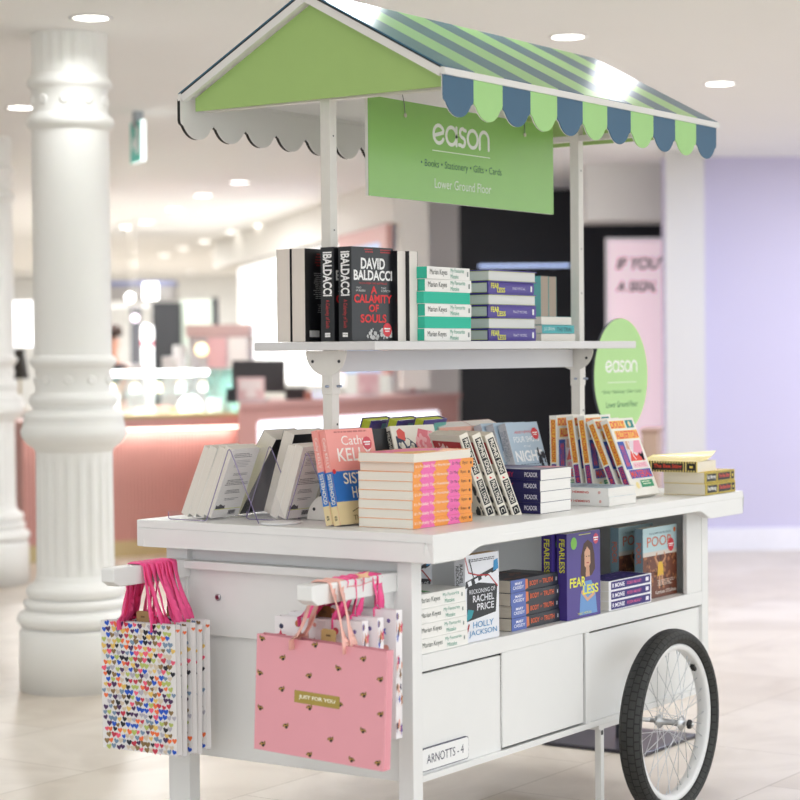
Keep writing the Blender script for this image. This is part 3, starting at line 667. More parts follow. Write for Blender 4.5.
# --- on the worktop
G = 'white paperbacks in acrylic easels'
w4 = ['nearest, its blurb showing', 'second from the blurb side', 'third from the blurb side', 'furthest left in the row']
for i in range(4):
    book('white_pb', stand('white_pb', .070+.002*i, .706+.0262*i, ZT+.004, 180, 23+[0, 1, 0, 1.5][i], 1, 1), 'white paperback in the leftmost easel, ' + w4[i], G)
book('white_pb', stand('white_pb', .140, .528, ZT+.004, 180, 18, 1, 1), 'white paperback leaning in front of the pale oval stand, blurb showing', G)
book('white_pb', stand('white_pb', .142, .555, ZT+.004, 180, 19, 1, 1), 'white paperback right behind the second blurb-side book, only its page edge seen', G)
book('thick_hb', stand('thick_hb', .220, .735, ZT+.003, 180, 32, 1, 1), 'thick black-backed book leaning at a slant between the two easels', G)
book('black_hb', stand('black_hb', .215, .620, ZT+.003, 180, 18, 1, 1), 'thick black-backed book standing highest behind the second easel', G)
book('black_hb', stand('black_hb', .330, .58, ZT+.003, 180, 20, 1, 1), 'thick black-backed book right behind the near post', G)
ACR = mat('#8C7FA8', .1, .02, spec=.8)
def easel(x0, x1, yf, yb_, top, label):
    """bent clear sheet seen edge-on: lip, ledge, sloping back and rear leg (runs along y)"""
    t = thing('acrylic_easel', label, 'display stand', T3((x0+x1)/2, (yf+yb_)/2, ZT), 'acrylic book easels')
    ox, oy = (x0+x1)/2, (yf+yb_)/2
    pr = [(yf, .020), (yf, .004), (yf-.006, .0015), (yb_+.006, .0015), (yb_, .004), (top[0], top[1]), (top[0]-.004, top[1]+.003), (top[0]-.008, top[1]), (top[0]-.008-(yb_-top[0])*.0-.085, .0015)]
    for x in (x0, x1):
        m = MB(); m.tube([(x-ox, p[0]-oy, p[1]) for p in pr], .0012, ACR, 6); m.build('side_edge', t)
    m = MB(); gl = glass('#E9E4F2', .10)
    for a, b in zip(pr[:-1], pr[1:]): m.add([(x0-ox, a[0]-oy, a[1]), (x1-ox, a[0]-oy, a[1]), (x1-ox, b[0]-oy, b[1]), (x0-ox, b[0]-oy, b[1])], [(0, 1, 2, 3)], gl)
    m.build('clear_sheet', t, fix=False)
easel(.035, .195, .812, .690, (.620, .175), 'clear bent acrylic easel holding four white paperbacks at the worktop left end')
easel(.130, .275, .64, .515, (.455, .165), 'clear bent acrylic easel under the pair of white blurb-side paperbacks')
m = MB(); m.lathe([(.052, 0), (.055, .0015), (.055, .003), (.05, .005), (.043, .005)], mat('#EFEFF1', .3), 40, Matrix.Diagonal((1, .8, 1, 1)))
o = m.build('oval_base'); o.location = (.075, .49, ZT); tag(o, 'white oval plate lying on the worktop in front of the second easel', 'stand base')
G = 'pink and blue paperbacks by the near post'
book('cathy', stand('cathy', .066, .306, ZT, -7, 12), 'pink and blue SISTERHOOD paperback with its front cover showing', G)
book('cathy', stand('cathy', .064, .328, ZT, -7, 12), 'pink and blue SISTERHOOD paperback tucked behind the one showing its cover', G)
G = 'orange and pink paperbacks stacked at the near corner'
z = ZT; n8 = ['lowest', 'second from the bottom', 'third from the bottom', 'fourth from the bottom', 'fourth from the top', 'third from the top', 'second from the top']
for i in range(7):
    book('hormones', flat('hormones', .094+[0, .001, -.002, .0, .001, 0, .006][i], .118+[0, .001, 0, -.001, .001, 0, 0][i], z, [0, .4, -.3, .3, 0, .5, 0][i]), "orange and pink It's Probably Your Hormones paperback, %s in the stack" % n8[i], G); z += .0220
book('hormones', flat('hormones', .090, .112, z, 1.5, 0, 0, True), 'paperback turned with its white page edge out on top of the orange and pink stack', G)
G = 'Prophet Song paperbacks'
names = ['leftmost', 'middle', 'rightmost']
for i in range(3):
    book('prophet', stand('prophet', .488+.048*i, .152-.026*i, ZT, 48, 0) @ RY(0) , 'cream PROPHET SONG paperback, %s of the three leaning spines' % names[i], G)
PROPH = [o for o in bpy.data.objects if o.get('group') == G]
for i, o in enumerate(PROPH):
    x, y = .524+.029*i, .160-.021*i
    # thickness runs across the view (az about -45 deg), tops lean left
    w, hh, tt = KINDS['prophet'][2:]
    base = T3(x, y, ZT+.0003) @ RZ(63)
    o.matrix_world = base @ RX(-21-0.5*i) @ T3(0, 0, 0)
book('prophet', stand('prophet', .42, .352, ZT, -12, 17), 'PROPHET SONG paperback with navy and red cover just above the orange stack', 'Prophet Song paperbacks behind')
book('black_hb', stand('black_hb', .33, .40, ZT, -8, 12), 'black book between the pink cover and the navy and red cover')
book('paleblue', stand('paleblue', .52, .46, ZT, 5, 26), 'pale grey-blue book behind the navy and red cover')
book('paleblue', stand('paleblue', .60, .43, ZT, -15, 30), 'pale blue-grey book lying back under the purple hardbacks')
G = 'purple and lime hardbacks at the back of the worktop'
for i in range(3):
    book('purple_low', stand('purple_low', .62+.045*i, .68-.055*i, ZT, 190, 17, 1, 1), 'purple hardback with lime endpapers at worktop back, ' + ['furthest left', 'middle one', 'rightmost, teal panelled'][i], G, 'hardback_book')
G = 'salmon paperbacks at the back of the worktop'
book('salmon', stand('salmon', .82, .60, ZT, 178, 22, 1, 1), 'salmon pink paperback with thick cream pages behind the PROPHET SONG spines, left one', G)
book('salmon', stand('salmon', .98, .60, ZT, 184, 22, 1, 1), 'salmon pink paperback with cream pages left of the far post, right one', G)
G = 'Four Shots in the Night paperbacks'
for i in range(3):
    book('night', stand('night', 1.000-.012*i, .362+.029*i, ZT, -4, 17+i), ['pale blue FOUR SHOTS IN THE NIGHT paperback with its full cover showing', 'pale FOUR SHOTS paperback just behind the one with its full cover showing', 'pale FOUR SHOTS paperback furthest back of the three'][i], G)
G = 'navy paperbacks stacked with white page ends'
z = ZT
for i in range(4):
    book('alvey', flat('alvey', .612+[0, .001, -.001, .002][i], .082, z, -90, 1, 0), 'navy paperback, %s in the navy stack with white page ends' % ['lowest', 'second from the bottom', 'third from the bottom', 'topmost'][i], G); z += .028
G = 'bright yellow and purple GOOD MATERIAL paperbacks'
dl = [(1.166, .106, 22), (1.163, .146, 22.5), (1.168, .232, 8.5), (1.168, .268, 8.5), (1.170, .352, 1)]
dn = ['with its bright front cover showing', 'leaning directly behind the one showing its cover', 'third spine from the left in the row', 'second spine from the left in the row', 'upright leftmost spine in the row']
for (x, y, a), n in zip(dl, dn): book('dolly', stand('dolly', x, y, ZT, 0, a), 'GOOD MATERIAL paperback ' + n, G)
G = 'white paperbacks with red spine lettering'
for i in range(2):
    book('hemming', flat('hemming', .915, .050+.003*i, ZT+.0238*i, -90, 1, 0), 'white red-lettered paperback lying in front of the GOOD MATERIAL row, ' + ['lower one', 'upper one'][i], G)
G = 'yellow and black checked paperbacks at the worktop right end'
for i in range(2):
    book('bee', flat('bee', 1.395+.002*i, .006+.003*i, ZT+.0324*i, 0), 'yellow checked The Bee Sting paperback, ' + ['lowest of three', 'middle of three'][i], G)
book('bee_open', flat('bee_open', 1.375, .020, ZT+.0650, -88, 1, 0), 'yellow striped The Bee Sting paperback on top with its cover curling up', G)

# --- lower shelf
G = 'white My Favourite Mistake paperbacks on the lower shelf'
for i in range(4):
    book('keyes_low', flat('keyes_low', .085, .096+.002*i, ZL+.0344*i, 0), 'white My Favourite Mistake paperback on the lower shelf, ' + ['lowest', 'second from the bottom', 'third from the bottom', 'topmost'][i] + ' of four', G)
G = 'clapperboard paperbacks on the lower shelf'
book('holly', stand('holly', .292, .104, ZL, -1), 'white paperback with black clapperboard cover fully showing on the lower shelf', G)
book('holly', stand('holly', .292, .30, ZL, -1), 'clapperboard paperback behind the white stack, spine just left of the full cover', G)
book('holly', stand('holly', .135, .30, ZL, -2), 'clapperboard paperback in shade beside the near corner leg', G)
G = 'BODY OF TRUTH paperbacks'
for i in range(4):
    book('truth', flat('truth', .524+[0, .003, -.002, .001][i], .116+[0, .002, .001, .003][i], ZL+.0317*i, [0, .6, -.4, .5][i]), 'dark blue BODY OF TRUTH paperback, ' + ['lowest', 'second from the bottom', 'third from the bottom', 'topmost'][i] + ' of the stack', G)
G = 'purple FEARLESS books on the lower shelf'
book('fearless_low', stand('fearless_low', .768, .096, ZL, 0), 'purple FEARLESS book on the lower shelf with its portrait cover showing', G)
book('fearless_low', stand('fearless_low', .752, .132, ZL, 0), 'purple FEARLESS book tucked behind the portrait cover one on the lower shelf', G)
G = 'purple-spined white paperbacks on the lower shelf'
for i in range(3):
    book('noble', flat('noble', .996, .098+.0*i, ZL+.0267*i, 0), 'purple-spined white paperback, ' + ['lowest', 'middle one', 'topmost'][i] + ' of the stack of three on the lower shelf', G)
G = 'POOR paperbacks'
book('poor', stand('poor', 1.250, .128, ZL, 0), 'POOR paperback with its whole front cover showing, lower shelf right', G)
book('poor', stand('poor', 1.252, .205, ZL, 0), 'POOR paperback tucked behind the one showing its cover', G)

# ================================================================== GIFT BAGS
def hearts_items(W, H, seed, nx, ny):
    cols = ['#F2743E', '#1E57C9', '#1C1B2A', '#E9C46A', '#7B93AE', '#F2607E', '#8C7148', '#B9C46A', '#4A2A5A', '#D9C9B4', '#C9394E', '#B9B4C0']
    q = random.Random(seed); per = {c: ([], []) for c in cols}; hp = heart_pts(12)
    for j in range(ny):
        for i in range(nx):
            c = q.choice(cols); V, F = per[c]; s = W/nx*(.85+.32*q.random()); cx = (i+.5+.3*(j % 2)+.16*q.uniform(-1, 1))/nx; cy = (j+.5+.16*q.uniform(-1, 1))/ny
            if cx*W < s/2 or cx*W > W-s/2: continue
            a = q.uniform(-.3, .3); o = len(V)
            for p in hp:
                x, y = p[0]*math.cos(a)-p[1]*math.sin(a), p[0]*math.sin(a)+p[1]*math.cos(a)
                V.append((cx+x*s/W, cy+y*s/H))
            F.append(tuple(range(o, o+len(hp))))
    return [('g', per[c], 0, 0, 1, 1, c) for c in cols if per[c][1]]
def confetti_items(W, H, seed, n):
    q = random.Random(seed); cols = ['#2A2C52', '#C07A4A', '#F0A89A', '#D8506A', '#7B6AA8', '#8A6A4A', '#E9B8A8', '#4A63C9']
    per = {c: ([], []) for c in cols}; nx = 5
    for k in range(n):
        c = cols[k % len(cols)]; V, F = per[c]; i, j = k % nx, k//nx
        cx = min(.93, max(.07, (i+.5+.3*q.uniform(-1, 1))/nx)); cy = min(.95, max(.05, (j+.5+.3*q.uniform(-1, 1))*nx/n)); s = [.034, .016, .010, .024, .016, .012][q.randrange(6)]
        pts = star_pts() if s > .02 else [(.5*math.cos(2*PI*t/12), .5*math.sin(2*PI*t/12)) for t in range(12)]
        a = q.uniform(0, 6); o = len(V)
        for p in pts: V.append((cx+(p[0]*math.cos(a)-p[1]*math.sin(a))*s/W, cy+(p[0]*math.sin(a)+p[1]*math.cos(a))*s/H))
        F.append(tuple(range(o, o+len(pts))))
    return [('g', per[c], 0, 0, 1, 1, c) for c in cols if per[c][1]]
def bee_items(W, H):
    pos = [(.04, .96), (.21, .82), (.42, .70), (.64, .80), (.83, .91), (.96, .76), (.03, .66), (.21, .55), (.43, .43), (.66, .50), (.84, .61), (.97, .47), (.04, .36), (.25, .24), (.60, .19), (.84, .31), (.07, .05), (.44, .03), (.76, .05), (.96, .06), (.46, .97)]
    bod = ([], []); win = ([], []); fz = ([], [])
    def ell(G_, cx, cy, a, b, th, k=10):
        V, F = G_; o = len(V)
        for i in range(k):
            x, y = a*math.cos(2*PI*i/k), b*math.sin(2*PI*i/k)
            V.append((cx+(x*math.cos(th)-y*math.sin(th))/W, cy+(x*math.sin(th)+y*math.cos(th))/H))
        F.append(tuple(range(o, o+k)))
    for i, (x, y) in enumerate(pos):
        x = min(.985, max(.015, x)); y = min(.98, max(.02, y)); s = 1 if i % 3 else -1
        ell(win, x-.0052/W*s, y+.0020/H, .0055, .0026, .7*s); ell(win, x+.0048/W*s, y+.0040/H, .0048, .0024, 1.6)
        ell(fz, x, y-.0005/H, .0046, .0052, .2); ell(bod, x+.001/W, y-.0015/H, .0040, .0034, .3); ell(bod, x-.0005/W, y+.0042/H, .0028, .0016, .2)
    return [('g', win, 0, 0, 1, 1, '#8E7338'), ('g', fz, 0, 0, 1, 1, '#C99A45'), ('g', bod, 0, 0, 1, 1, '#1D1B1E')]
def ribbon(path, widths, m_, th=.0012):
    """strip: path of (x,y,z) centres, widths along x with twist"""
    mb = MB(); V = []; n = len(path)
    for i, (p, (w, tw)) in enumerate(zip(path, widths)):
        a = Vector(path[max(i-1, 0)]); b = Vector(path[min(i+1, n-1)]); t = (b-a).normalized()
        side = Vector((1, 0, 0)); side = (side - t*side.dot(t)).normalized(); nn = t.cross(side).normalized()
        sd = side*math.cos(tw)+nn*math.sin(tw); n2 = t.cross(sd).normalized()
        P = Vector(p)
        mid = n2*(.0035*math.sin(i*.9))
        V += [P-sd*w/2, P+mid, P+sd*w/2, P+sd*w/2+n2*th, P+mid+n2*th, P-sd*w/2+n2*th]
    F = []
    for i in range(n-1):
        for j in range(6): F.append((6*i+j, 6*i+(j+1) % 6, 6*i+6+(j+1) % 6, 6*i+6+j))
    F += [(0, 1, 2, 3, 4, 5), tuple(6*(n-1)+j for j in (5, 4, 3, 2, 1, 0))]
    return mb.add(V, F, m_, smooth=True)
_bagmesh = {}
def bag(kind, loc, yaw, roll, W, H, D, paper, items_f, side_items, rib, barz, bary, label, group, spread, rw, seed, tagc='#A98A5C', inner='#CFC9C6'):
    """top centre of the front panel at loc; front faces -x. Ribbons go up and over the bar."""
    t = thing('gift_bag', label, 'gift bag', T3(*loc) @ RZ(yaw) @ RX(roll), group)
    if kind not in _bagmesh:
        m = MB(); th = .0010; P_ = mat(paper, .35, .015, 20, spec=.4); I_ = mat(inner, .6)
        bul = .006
        m.box((0, -W/2, -H), (th, W/2, 0), P_); m.box((D-th, -W/2, -H), (D, W/2, 0), P_); m.box((th, -W/2, -H), (D-th, W/2, -H+th), P_)
        for s in (-1, 1):   # folded gussets pushed in along the middle
            y = s*W/2; k = -s*.006
            for (xA, xB, yA, yB) in ((th, D/2, y, y+k), (D/2, D-th, y+k, y)):
                V = [(xA, yA, -H), (xB, yB, -H), (xB, yB, 0), (xA, yA, 0), (xA, yA-s*th, -H), (xB, yB-s*th, -H), (xB, yB-s*th, 0), (xA, yA-s*th, 0)]
                m.add(V, [(0, 1, 2, 3), (4, 7, 6, 5), (0, 3, 7, 4), (1, 5, 6, 2), (3, 2, 6, 7), (0, 4, 5, 1)], P_)
        art(m, items_f, W, H, lambda u, v, e: (-e, W/2-u, v-H))
        if side_items:
            art(m, side_items, D/2, H, lambda u, v, e: (th+u*(D/2-th)/(D/2), -W/2-e+.006*u/(D/2), v-H))
            art(m, side_items, D/2, H, lambda u, v, e: (D/2+u*(D/2-th)/(D/2), -W/2-e+.006-.006*u/(D/2), v-H))
        _bagmesh[kind] = m.mesh('bag_body')
    o = bpy.data.objects.new('bag_body', _bagmesh[kind]); COL.objects.link(o); o.parent = t
    Mi = (T3(*loc) @ RZ(yaw) @ RX(roll)).inverted()
    q = random.Random(seed)
    for fx in (-.0008 if rib != 'x' else 0, D-.002):
        xw = loc[0]+fx+.004+q.uniform(-.006, .006)
        pa = loc[1]+spread; pb = loc[1]-spread; n = 7; path = []
        zt = loc[2]
        y0, y1 = bary
        path.append((loc[0]+fx+.001, pa, zt-.02)); path.append((loc[0]+fx+.001, pa, zt+.002))
        for i in range(1, n): 
            k = i/n; path.append((loc[0]+fx+(xw-loc[0]-fx)*k, pa+(y1+.0025-pa)*k**.8, zt+(barz-.006-zt)*k))
        path += [(xw, y1+.0028, barz-.004), (xw, y1-.002, barz+.0016), ((xw), (y0+y1)/2, barz+.0026), (xw, y0+.002, barz+.0016), (xw, y0-.0028, barz-.004)]
        for i in range(1, n):
            k = i/n; path.append((xw+(loc[0]+fx-xw)*k, y0-.0025+(pb-y0+.0025)*k**1.25, barz-.006+(zt-barz+.006)*k))
        path += [(loc[0]+fx+.001, pb, zt+.002), (loc[0]+fx+.001, pb, zt-.02)]
        nn = len(path); wd = []
        tw0 = q.uniform(-.3, .3)
        for i in range(nn):
            k = i/(nn-1); over = math.exp(-((k-.5)/.16)**2)
            wd.append((rw*(.75+.25*math.sin(5*k+q.random())), (1-over)*(.7*math.sin(PI*2*k+tw0*4)+tw0) if .05 < k < .95 else PI*0))
        path = [tuple(Mi @ Vector(p)) for p in path]
        rb = ribbon(path, wd, rib); rb.build('ribbon_handle', t)
    if tagc:
        m = MB(); m.prism([(-.020, -.006), (.020, -.006), (.020, .022), (.014, .026), (-.014, .026), (-.020, .022)], D+.002, D+.003, 'x', mat(tagc, .7)); m.box((D+.0015, -.006, .010), (D+.002, .006, .014), C('#6E5232')); m.build('hanging_tag', t)
    return t
HOT = mat('#FF5A9C', .45, .05, 120); PALE = mat('#F7BDB0', .4, .04, 80)
hi = hearts_items(.238, .312, 3, 16, 23); hs = hearts_items(.011, .312, 5, 1, 30)
hx = [-.130, -.110, -.082, -.062, -.038]
hn = ['frontmost, whole face showing', 'second from the front', 'middle one', 'fourth from the front', 'rearmost']
for i, x in enumerate(hx):
    bag('hearts', (x, .772-.004*i, .606-.004*(i % 2)+.004*(i == 4)), [0, .3, -.3, .4, -.3][i], [-.6, .5, -.5, .8, 0][i], .238, .312, .018, '#E9E6E6', hi, hs, HOT, .746, (.755, .797), 'heart patterned gift bag on the left handle, ' + hn[i], 'heart pattern gift bags on the left handle', .05+.012*(i % 3), .036, 20+i, '#A98A5C' if i in (0, 4) else None)
ci = confetti_items(.245, .29, 7, 45); cs = confetti_items(.06, .275, 9, 22)
cx = [-.140, -.108, -.045]
cn = ['frontmost, just behind the pink bee bag', 'middle one', 'rearmost, nearest the cart panel']
for i, x in enumerate(cx):
    bag('confetti', (x, .214-.010*i+(.008 if i == 0 else 0), .660+[-.006, .0, .012][i]), [0, 1, -1][i], [-.5, 0, .5][i], .245, .29, .024, '#F6F3F5', ci, cs, HOT, .746, (.135, .177), 'white starry gift bag on the right handle, ' + cn[i], 'star and dot gift bags on the right handle', .045+.01*i, .036, 40+i, '#8C6A3C' if i == 0 else None)
bi = bee_items(.350, .262) + [('r', .31, .46, .66, .565, '#A99345'), ('t', 'JUST FOR YOU', .345, .492, .625, .532, '#FBF7E6', .02)]
bag('beebag', (-.205, .166, .612), 1.5, 2.6, .350, .262, .028, '#E8A2AD', bi, None, PALE, .746, (.135, .177), 'pink gift bag printed with small bees and a gold JUST FOR YOU label', None, .070, .052, 61, '#C9A870', '#8E8886')
bt = thing('bow_ornament', 'small gold bow ornament tied with thin pink cord over the right handle ribbons', 'ornament', T3(-.10, .125, .752))
m = MB(); m.prism([(-.026, -.006), (-.014, .0), (-.028, .007), (0, .004), (.028, .008), (.016, .0), (.024, -.007), (0, -.004)], .0, .003, 'z', mat('#E3B48C', .4), RX(70)); m.build('bow', bt)
m = MB(); m.tube([(-.06, .0, -.018), (-.02, -.004, -.020), (.05, -.006, -.012)], .0010, C('#E79AA0'), 6); m.tube([(0, 0, .0), (.002, -.004, -.018)], .001, C('#E79AA0'), 6); m.build('cord', bt)
# ================================================================== THE STORE
EYE = Vector((-3.78491281, -2.5082257, 1.25009017)); FW = Vector((.82444651, .5654652, -.02317459)); RT = Vector((.56542846, -.82475106, -.00873782)); UPV = Vector((.0240542, .00589971, .99969325))
FOC = 2026.2155
def pt(side, dist, z):
    """a spot in the store: `dist` metres ahead of the cart corner viewpoint, `side` metres to the right, z above the floor"""
    f = Vector((FW.x, FW.y, 0)).normalized(); r = Vector((f.y, -f.x, 0))
    return Vector((EYE.x, EYE.y, 0)) + f*dist + r*side + Vector((0, 0, z))
def frame(side, dist, az=0):
    """local frame standing on the floor: x to the right, y further away"""
    p = pt(side, dist, 0)
    return T3(p.x, p.y, 0) @ RZ(math.degrees(math.atan2(FW.y, FW.x))-90+az)
def sd(u, D): return (u-400)/FOC*D
ZC = 2.45
def struct(mb, name, M=None, bevel=0):
    o = mb.build(name, None, bevel); o['kind'] = 'structure'
    if M is not None: o.matrix_world = M
    return o
m = MB(); m.box((-9, -7, -.05), (34, 34, 0), marble()); struct(m, 'floor')
CEIL = mat('#F3F2F0', .8, .01, 3)
m = MB(); m.box((-4.6, -3.9, ZC), (34, 34, ZC+.08), CEIL); struct(m, 'ceiling')
# downlights
LAMP = mat('#FFFAF2', .5, 0, emit=9)
_dl = None
def downlight(x, y, watts, r=.062, light=True):
    global _dl
    if DLN and DLN[0].startswith('recessed downlight outside'):
        DLN.pop(0); l = bpy.data.lights.new('downlight_lamp', 'AREA'); l.shape = 'DISK'; l.size = .16; l.energy = watts; l.color = (.95, .985, 1); l.spread = R_(150)
        o = bpy.data.objects.new('downlight_lamp', l); COL.objects.link(o); o.location = (x, y, ZC-.012); return
    t = thing('ceiling_downlight', DLN.pop(0) if DLN else 'small round white recessed downlight in the ceiling', 'ceiling light', T3(x, y, ZC), 'recessed ceiling downlights')
    if _dl is None:
        a = MB(); a.lathe([(r, 0), (r+.014, -.001), (r+.016, -.004), (r, -.006), (r, 0)], mat('#F5F4F2', .4), 28, caps=False)
        b = MB(); b.lathe([(r, -.001), (r, -.0035)], LAMP, 24); _dl = (a.mesh('trim_ring'), b.mesh('lens'))
    for nm, me in zip(('trim_ring', 'lens'), _dl):
        o = bpy.data.objects.new(nm, me); COL.objects.link(o); o.parent = t
    if light:
        l = bpy.data.lights.new('downlight_lamp', 'AREA'); l.shape = 'DISK'; l.size = .16; l.energy = watts; l.color = (.95, .985, 1); l.spread = R_(150)
        o = bpy.data.objects.new('downlight_lamp', l); COL.objects.link(o); o.location = (x, y, ZC-.012)
DLN = ['bright recessed downlight in the ceiling above the striped awning', 'recessed downlight at the upper right over the lilac wall', 'recessed downlight at the top left above the nearest column',
       'recessed downlight left of the nearest column top']
DLP = [(2.964, 1.331), (4.565, 1.461), (1.548, 2.463), (3.259, 4.52), (7.246, 6.4), (7.966, 7.33), (8.935, 8.452), (10.008, 9.709), (11.032, 9.213), (11.686, 10.093), (12.714, 11.298), (13.631, 12.372), (14.689, 13.576), (10.413, 10.329), (16.638, 14.232), (18.737, 16.608)]
far_names = ['first and nearest of the row running into the distance', 'second of the row running into the distance', 'third of the row running into the distance', 'fourth of the row running into the distance', 'rightmost of the second far row', 'second from the right in the far row', 'third from the right in the far row', 'fourth from the right in the far row',
    'small far one above the grey fascia', 'far left one by the column edge', 'far one above the beauty counters', 'the farthest one']
DLN += ['recessed downlight, ' + n for n in far_names]
for i, (x, y) in enumerate(DLP): downlight(x, y, [12, 12, 2.5, 6][i] if i < 4 else 14, light=i < 8)
for (x, y) in ((2.42, .71), (.95, .80), (-1.9, -.4), (-.9, -2.6), (.9, -1.9), (-3.2, 1.2), (-1.0, 2.6), (3.2, -1.3), (-3.0, -1.9), (1.9, -3.5), (6.6, -2.0)):
    DLN.append('recessed downlight outside the picture, lighting the cart'); downlight(x, y, 9)

# columns
def column(x, y, label):
    t = thing('fluted_column', label, 'column', T3(x, y, 0), 'white cast columns')
    S = 265.5
    def P(lst): return [(r/S, 1.25+(356-v)/S) for r, v in lst]
    W = mat('#EFEEEA', .45, .015, 6)
    m = MB(); m.lathe(P([(56, 687.8), (56.5, 684), (56.5, 630), (55, 626)]), W, 64, T3(0, 0, 0)); o = m.build('plinth', t)
    me = o.data
    # stretch plinth to the floor
    for v in me.vertices:
        if v.co.z < .02: v.co.z = 0
    m = MB(); pr = [(54.5, 626)]
    for cx, cv, r in ((50.5, 617, 8), (47, 602, 5), (42, 590, 7.5)): pr += [(cx+r*math.cos(R_(a)), cv-r*math.sin(R_(a))) for a in range(-80, 81, 16)]
    pr += [(39.5, 578), (39, 574)]
    m.lathe(P(pr), W, 64); m.build('base_moulding', t)
    def fl(n, depth, z0, z1):
        def f(a, z):
            if z < z0 or z > z1: return 1
            k = (a*n/(2*PI)) % 1; d = min(1, min(z-z0, z1-z)/.02)
            return 1 - depth*d*(1 if .2 < k < .8 else 0)*math.sqrt(max(0, 1-((k-.5)/.3)**2))
        return f
    zz = lambda v: 1.25+(356-v)/S
    m = MB(); prs = P([(39, 576)]+[(38.7-.6*i/16, 572-(572-450)*i/16) for i in range(17)]); m.lathe(prs, W, 20*12, rf=fl(20, .055, zz(570), zz(459)), caps=False); m.build('fluted_shaft', t)
    m = MB(); pr = [(38, 452), (40, 448), (47, 443), (52, 436), (53, 431), (51, 426), (49, 419), (50, 416), (47, 412), (42, 410), (40, 408), (43, 404), (44.5, 400), (43, 395), (39, 393), (37.5, 391), (37.5, 369), (40, 367), (43, 363), (43.5, 360), (41, 357), (38.5, 355)]
    m.lathe(P(pr), W, 64, caps=False)
    for k in range(10):
        a = 2*PI*k/10; m.lathe([(.018, -.002), (.018, .004), (.012, .0065)], W, 16, T3(.1405*math.cos(a), .1405*math.sin(a), zz(380)) @ Matrix.Rotation(a, 4, 'Z') @ RY(90))
    m.build('lower_band', t)
    m = MB(); m.lathe(P([(38.5, 355), (38.2, 132)]), W, 64, caps=False); m.build('plain_shaft', t)
    m = MB(); pr = [(38.2, 133), (41, 130), (43.5, 126), (43, 121), (39, 117), (37.3, 115), (37.3, 93), (39, 91), (42, 88), (41.5, 84), (39, 80), (37.3, 78)]
    m.lathe(P(pr), W, 64, caps=False)
    for k in range(10):
        a = 2*PI*k/10; m.lathe([(.020, -.002), (.020, .004), (.014, .0065)], W, 16, T3(.1395*math.cos(a), .1395*math.sin(a), zz(104)) @ Matrix.Rotation(a, 4, 'Z') @ RY(90))
    m.build('upper_band', t)
    m = MB(); m.lathe([(37.3/S, zz(78)), (37.3/S, zz(73))] + [(37.5/S, zz(73)+(ZC-zz(73)-.0005)*i/8) for i in range(1, 9)], W, 20*8, rf=fl(20, .035, zz(73), ZC), caps=False); m.build('capital', t)
def at(u, D, z=0):
    k = (u-400)/FOC*D; return pt(k, D, z)
p = at(73.5, 7.62); column(p.x, p.y, 'nearest white column with round plinth, fluted lower shaft and moulded rings')
p = at(-12, 11.15); column(p.x, p.y, 'further white column cut off by the left edge of the photo')

# right hand wall, pillar, black wall, poster
LIL = mat('#D0CAE4', .6, .01, 4)
F = frame(sd(667, 12.6), 12.6, 3)
m = MB(); m.box((0, 0, 0), (9, .15, ZC), LIL); struct(m, 'wall_right', F)
m = MB(); m.box((0, -.02, 0), (9, 0, .14), mat('#F0EEF6', .4)); struct(m, 'baseboard_right', F)
F = frame(sd(666.5, 12.2), 12.2, -8)
m = MB(); m.box((0, 0, 0), (.232, .45, ZC), mat('#D5D3D2', .7, .01, 3)); struct(m, 'wall_pillar', F)
DK = mat('#1B1C24', .5, .05, 3)
F = frame(sd(395, 14.9), 14.9, 4)
m = MB(); m.box((0, 0, 0), (.482, .6, ZC), mat('#E2DEDA', .7, .01, 3)); struct(m, 'wall_center', F)
m = MB(); m.box((.482, .02, 0), (2.4, .3, ZC), DK); struct(m, 'wall_back', F)
F = frame(sd(588, 13.0), 13.0, 4)
m = MB(); m.box((0, 0, 2.09), (.62, .5, ZC), PLASTER); struct(m, 'trim_1', F)
p_ = thing('lightbox_poster', 'pink poster panel with brown lettering IF YOU\'RE A SIGN by the white pillar', 'poster', frame(sd(607, 13.05), 13.05, 3))
PK = mat('#F5DCE6', .6, .01, 3, emit=.35)
m = MB(); m.box((0, 0, .35), (.56, .04, 1.98), mat('#F2EEF4', .5)); m.build('poster_frame', p_)
m = MB(); m.box((.022, -.004, .37), (.54, 0, 1.955), PK)
art(m, [('t', "IF YOU'RE", .075, .91, .86, .965, '#4B2E3A', .03, .3), ('t', 'A SIGN,', .075, .81, .58, .865, '#4B2E3A', .03, .3)], .518, 1.54, lambda u, v, e: (.022+u, -.004-e*4, .37+v)); m.build('poster_sheet', p_)
s_ = thing('wooden_pedestal', 'light brown wooden pedestal in front of the pink poster, behind the round sign', 'pedestal', frame(sd(641, 10.6), 10.6, -12))
m = MB(); m.box((0, 0, .0), (.085, .3, .82), mat('#B79C8C', .6, .05, 10)); m.build('pedestal_body', s_, .002)
m = MB(); m.box((-.006, -.006, .82), (.092, .306, .84), mat('#A8897A', .6, .05, 10)); m.build('pedestal_top', s_, .002)
# blue-white tube lamp on the black wall
w_ = thing('tube_lamp', 'thin bluish white tube lamp on the black wall behind the purple stack', 'lamp', frame(sd(480, 14.7), 14.7, 2))
m = MB(); m.tube([(0, 0, 1.875), (.66, 0, 1.875)], .008, mat('#BFD2FF', .4, 0, emit=1.6), 10); m.build('tube', w_)
m = MB(); m.box((.02, .008, 1.86), (.04, .26, 1.89), C('#30313A')); m.box((.55, .008, 1.86), (.57, .26, 1.89), C('#30313A')); m.build('wall_mount', w_)

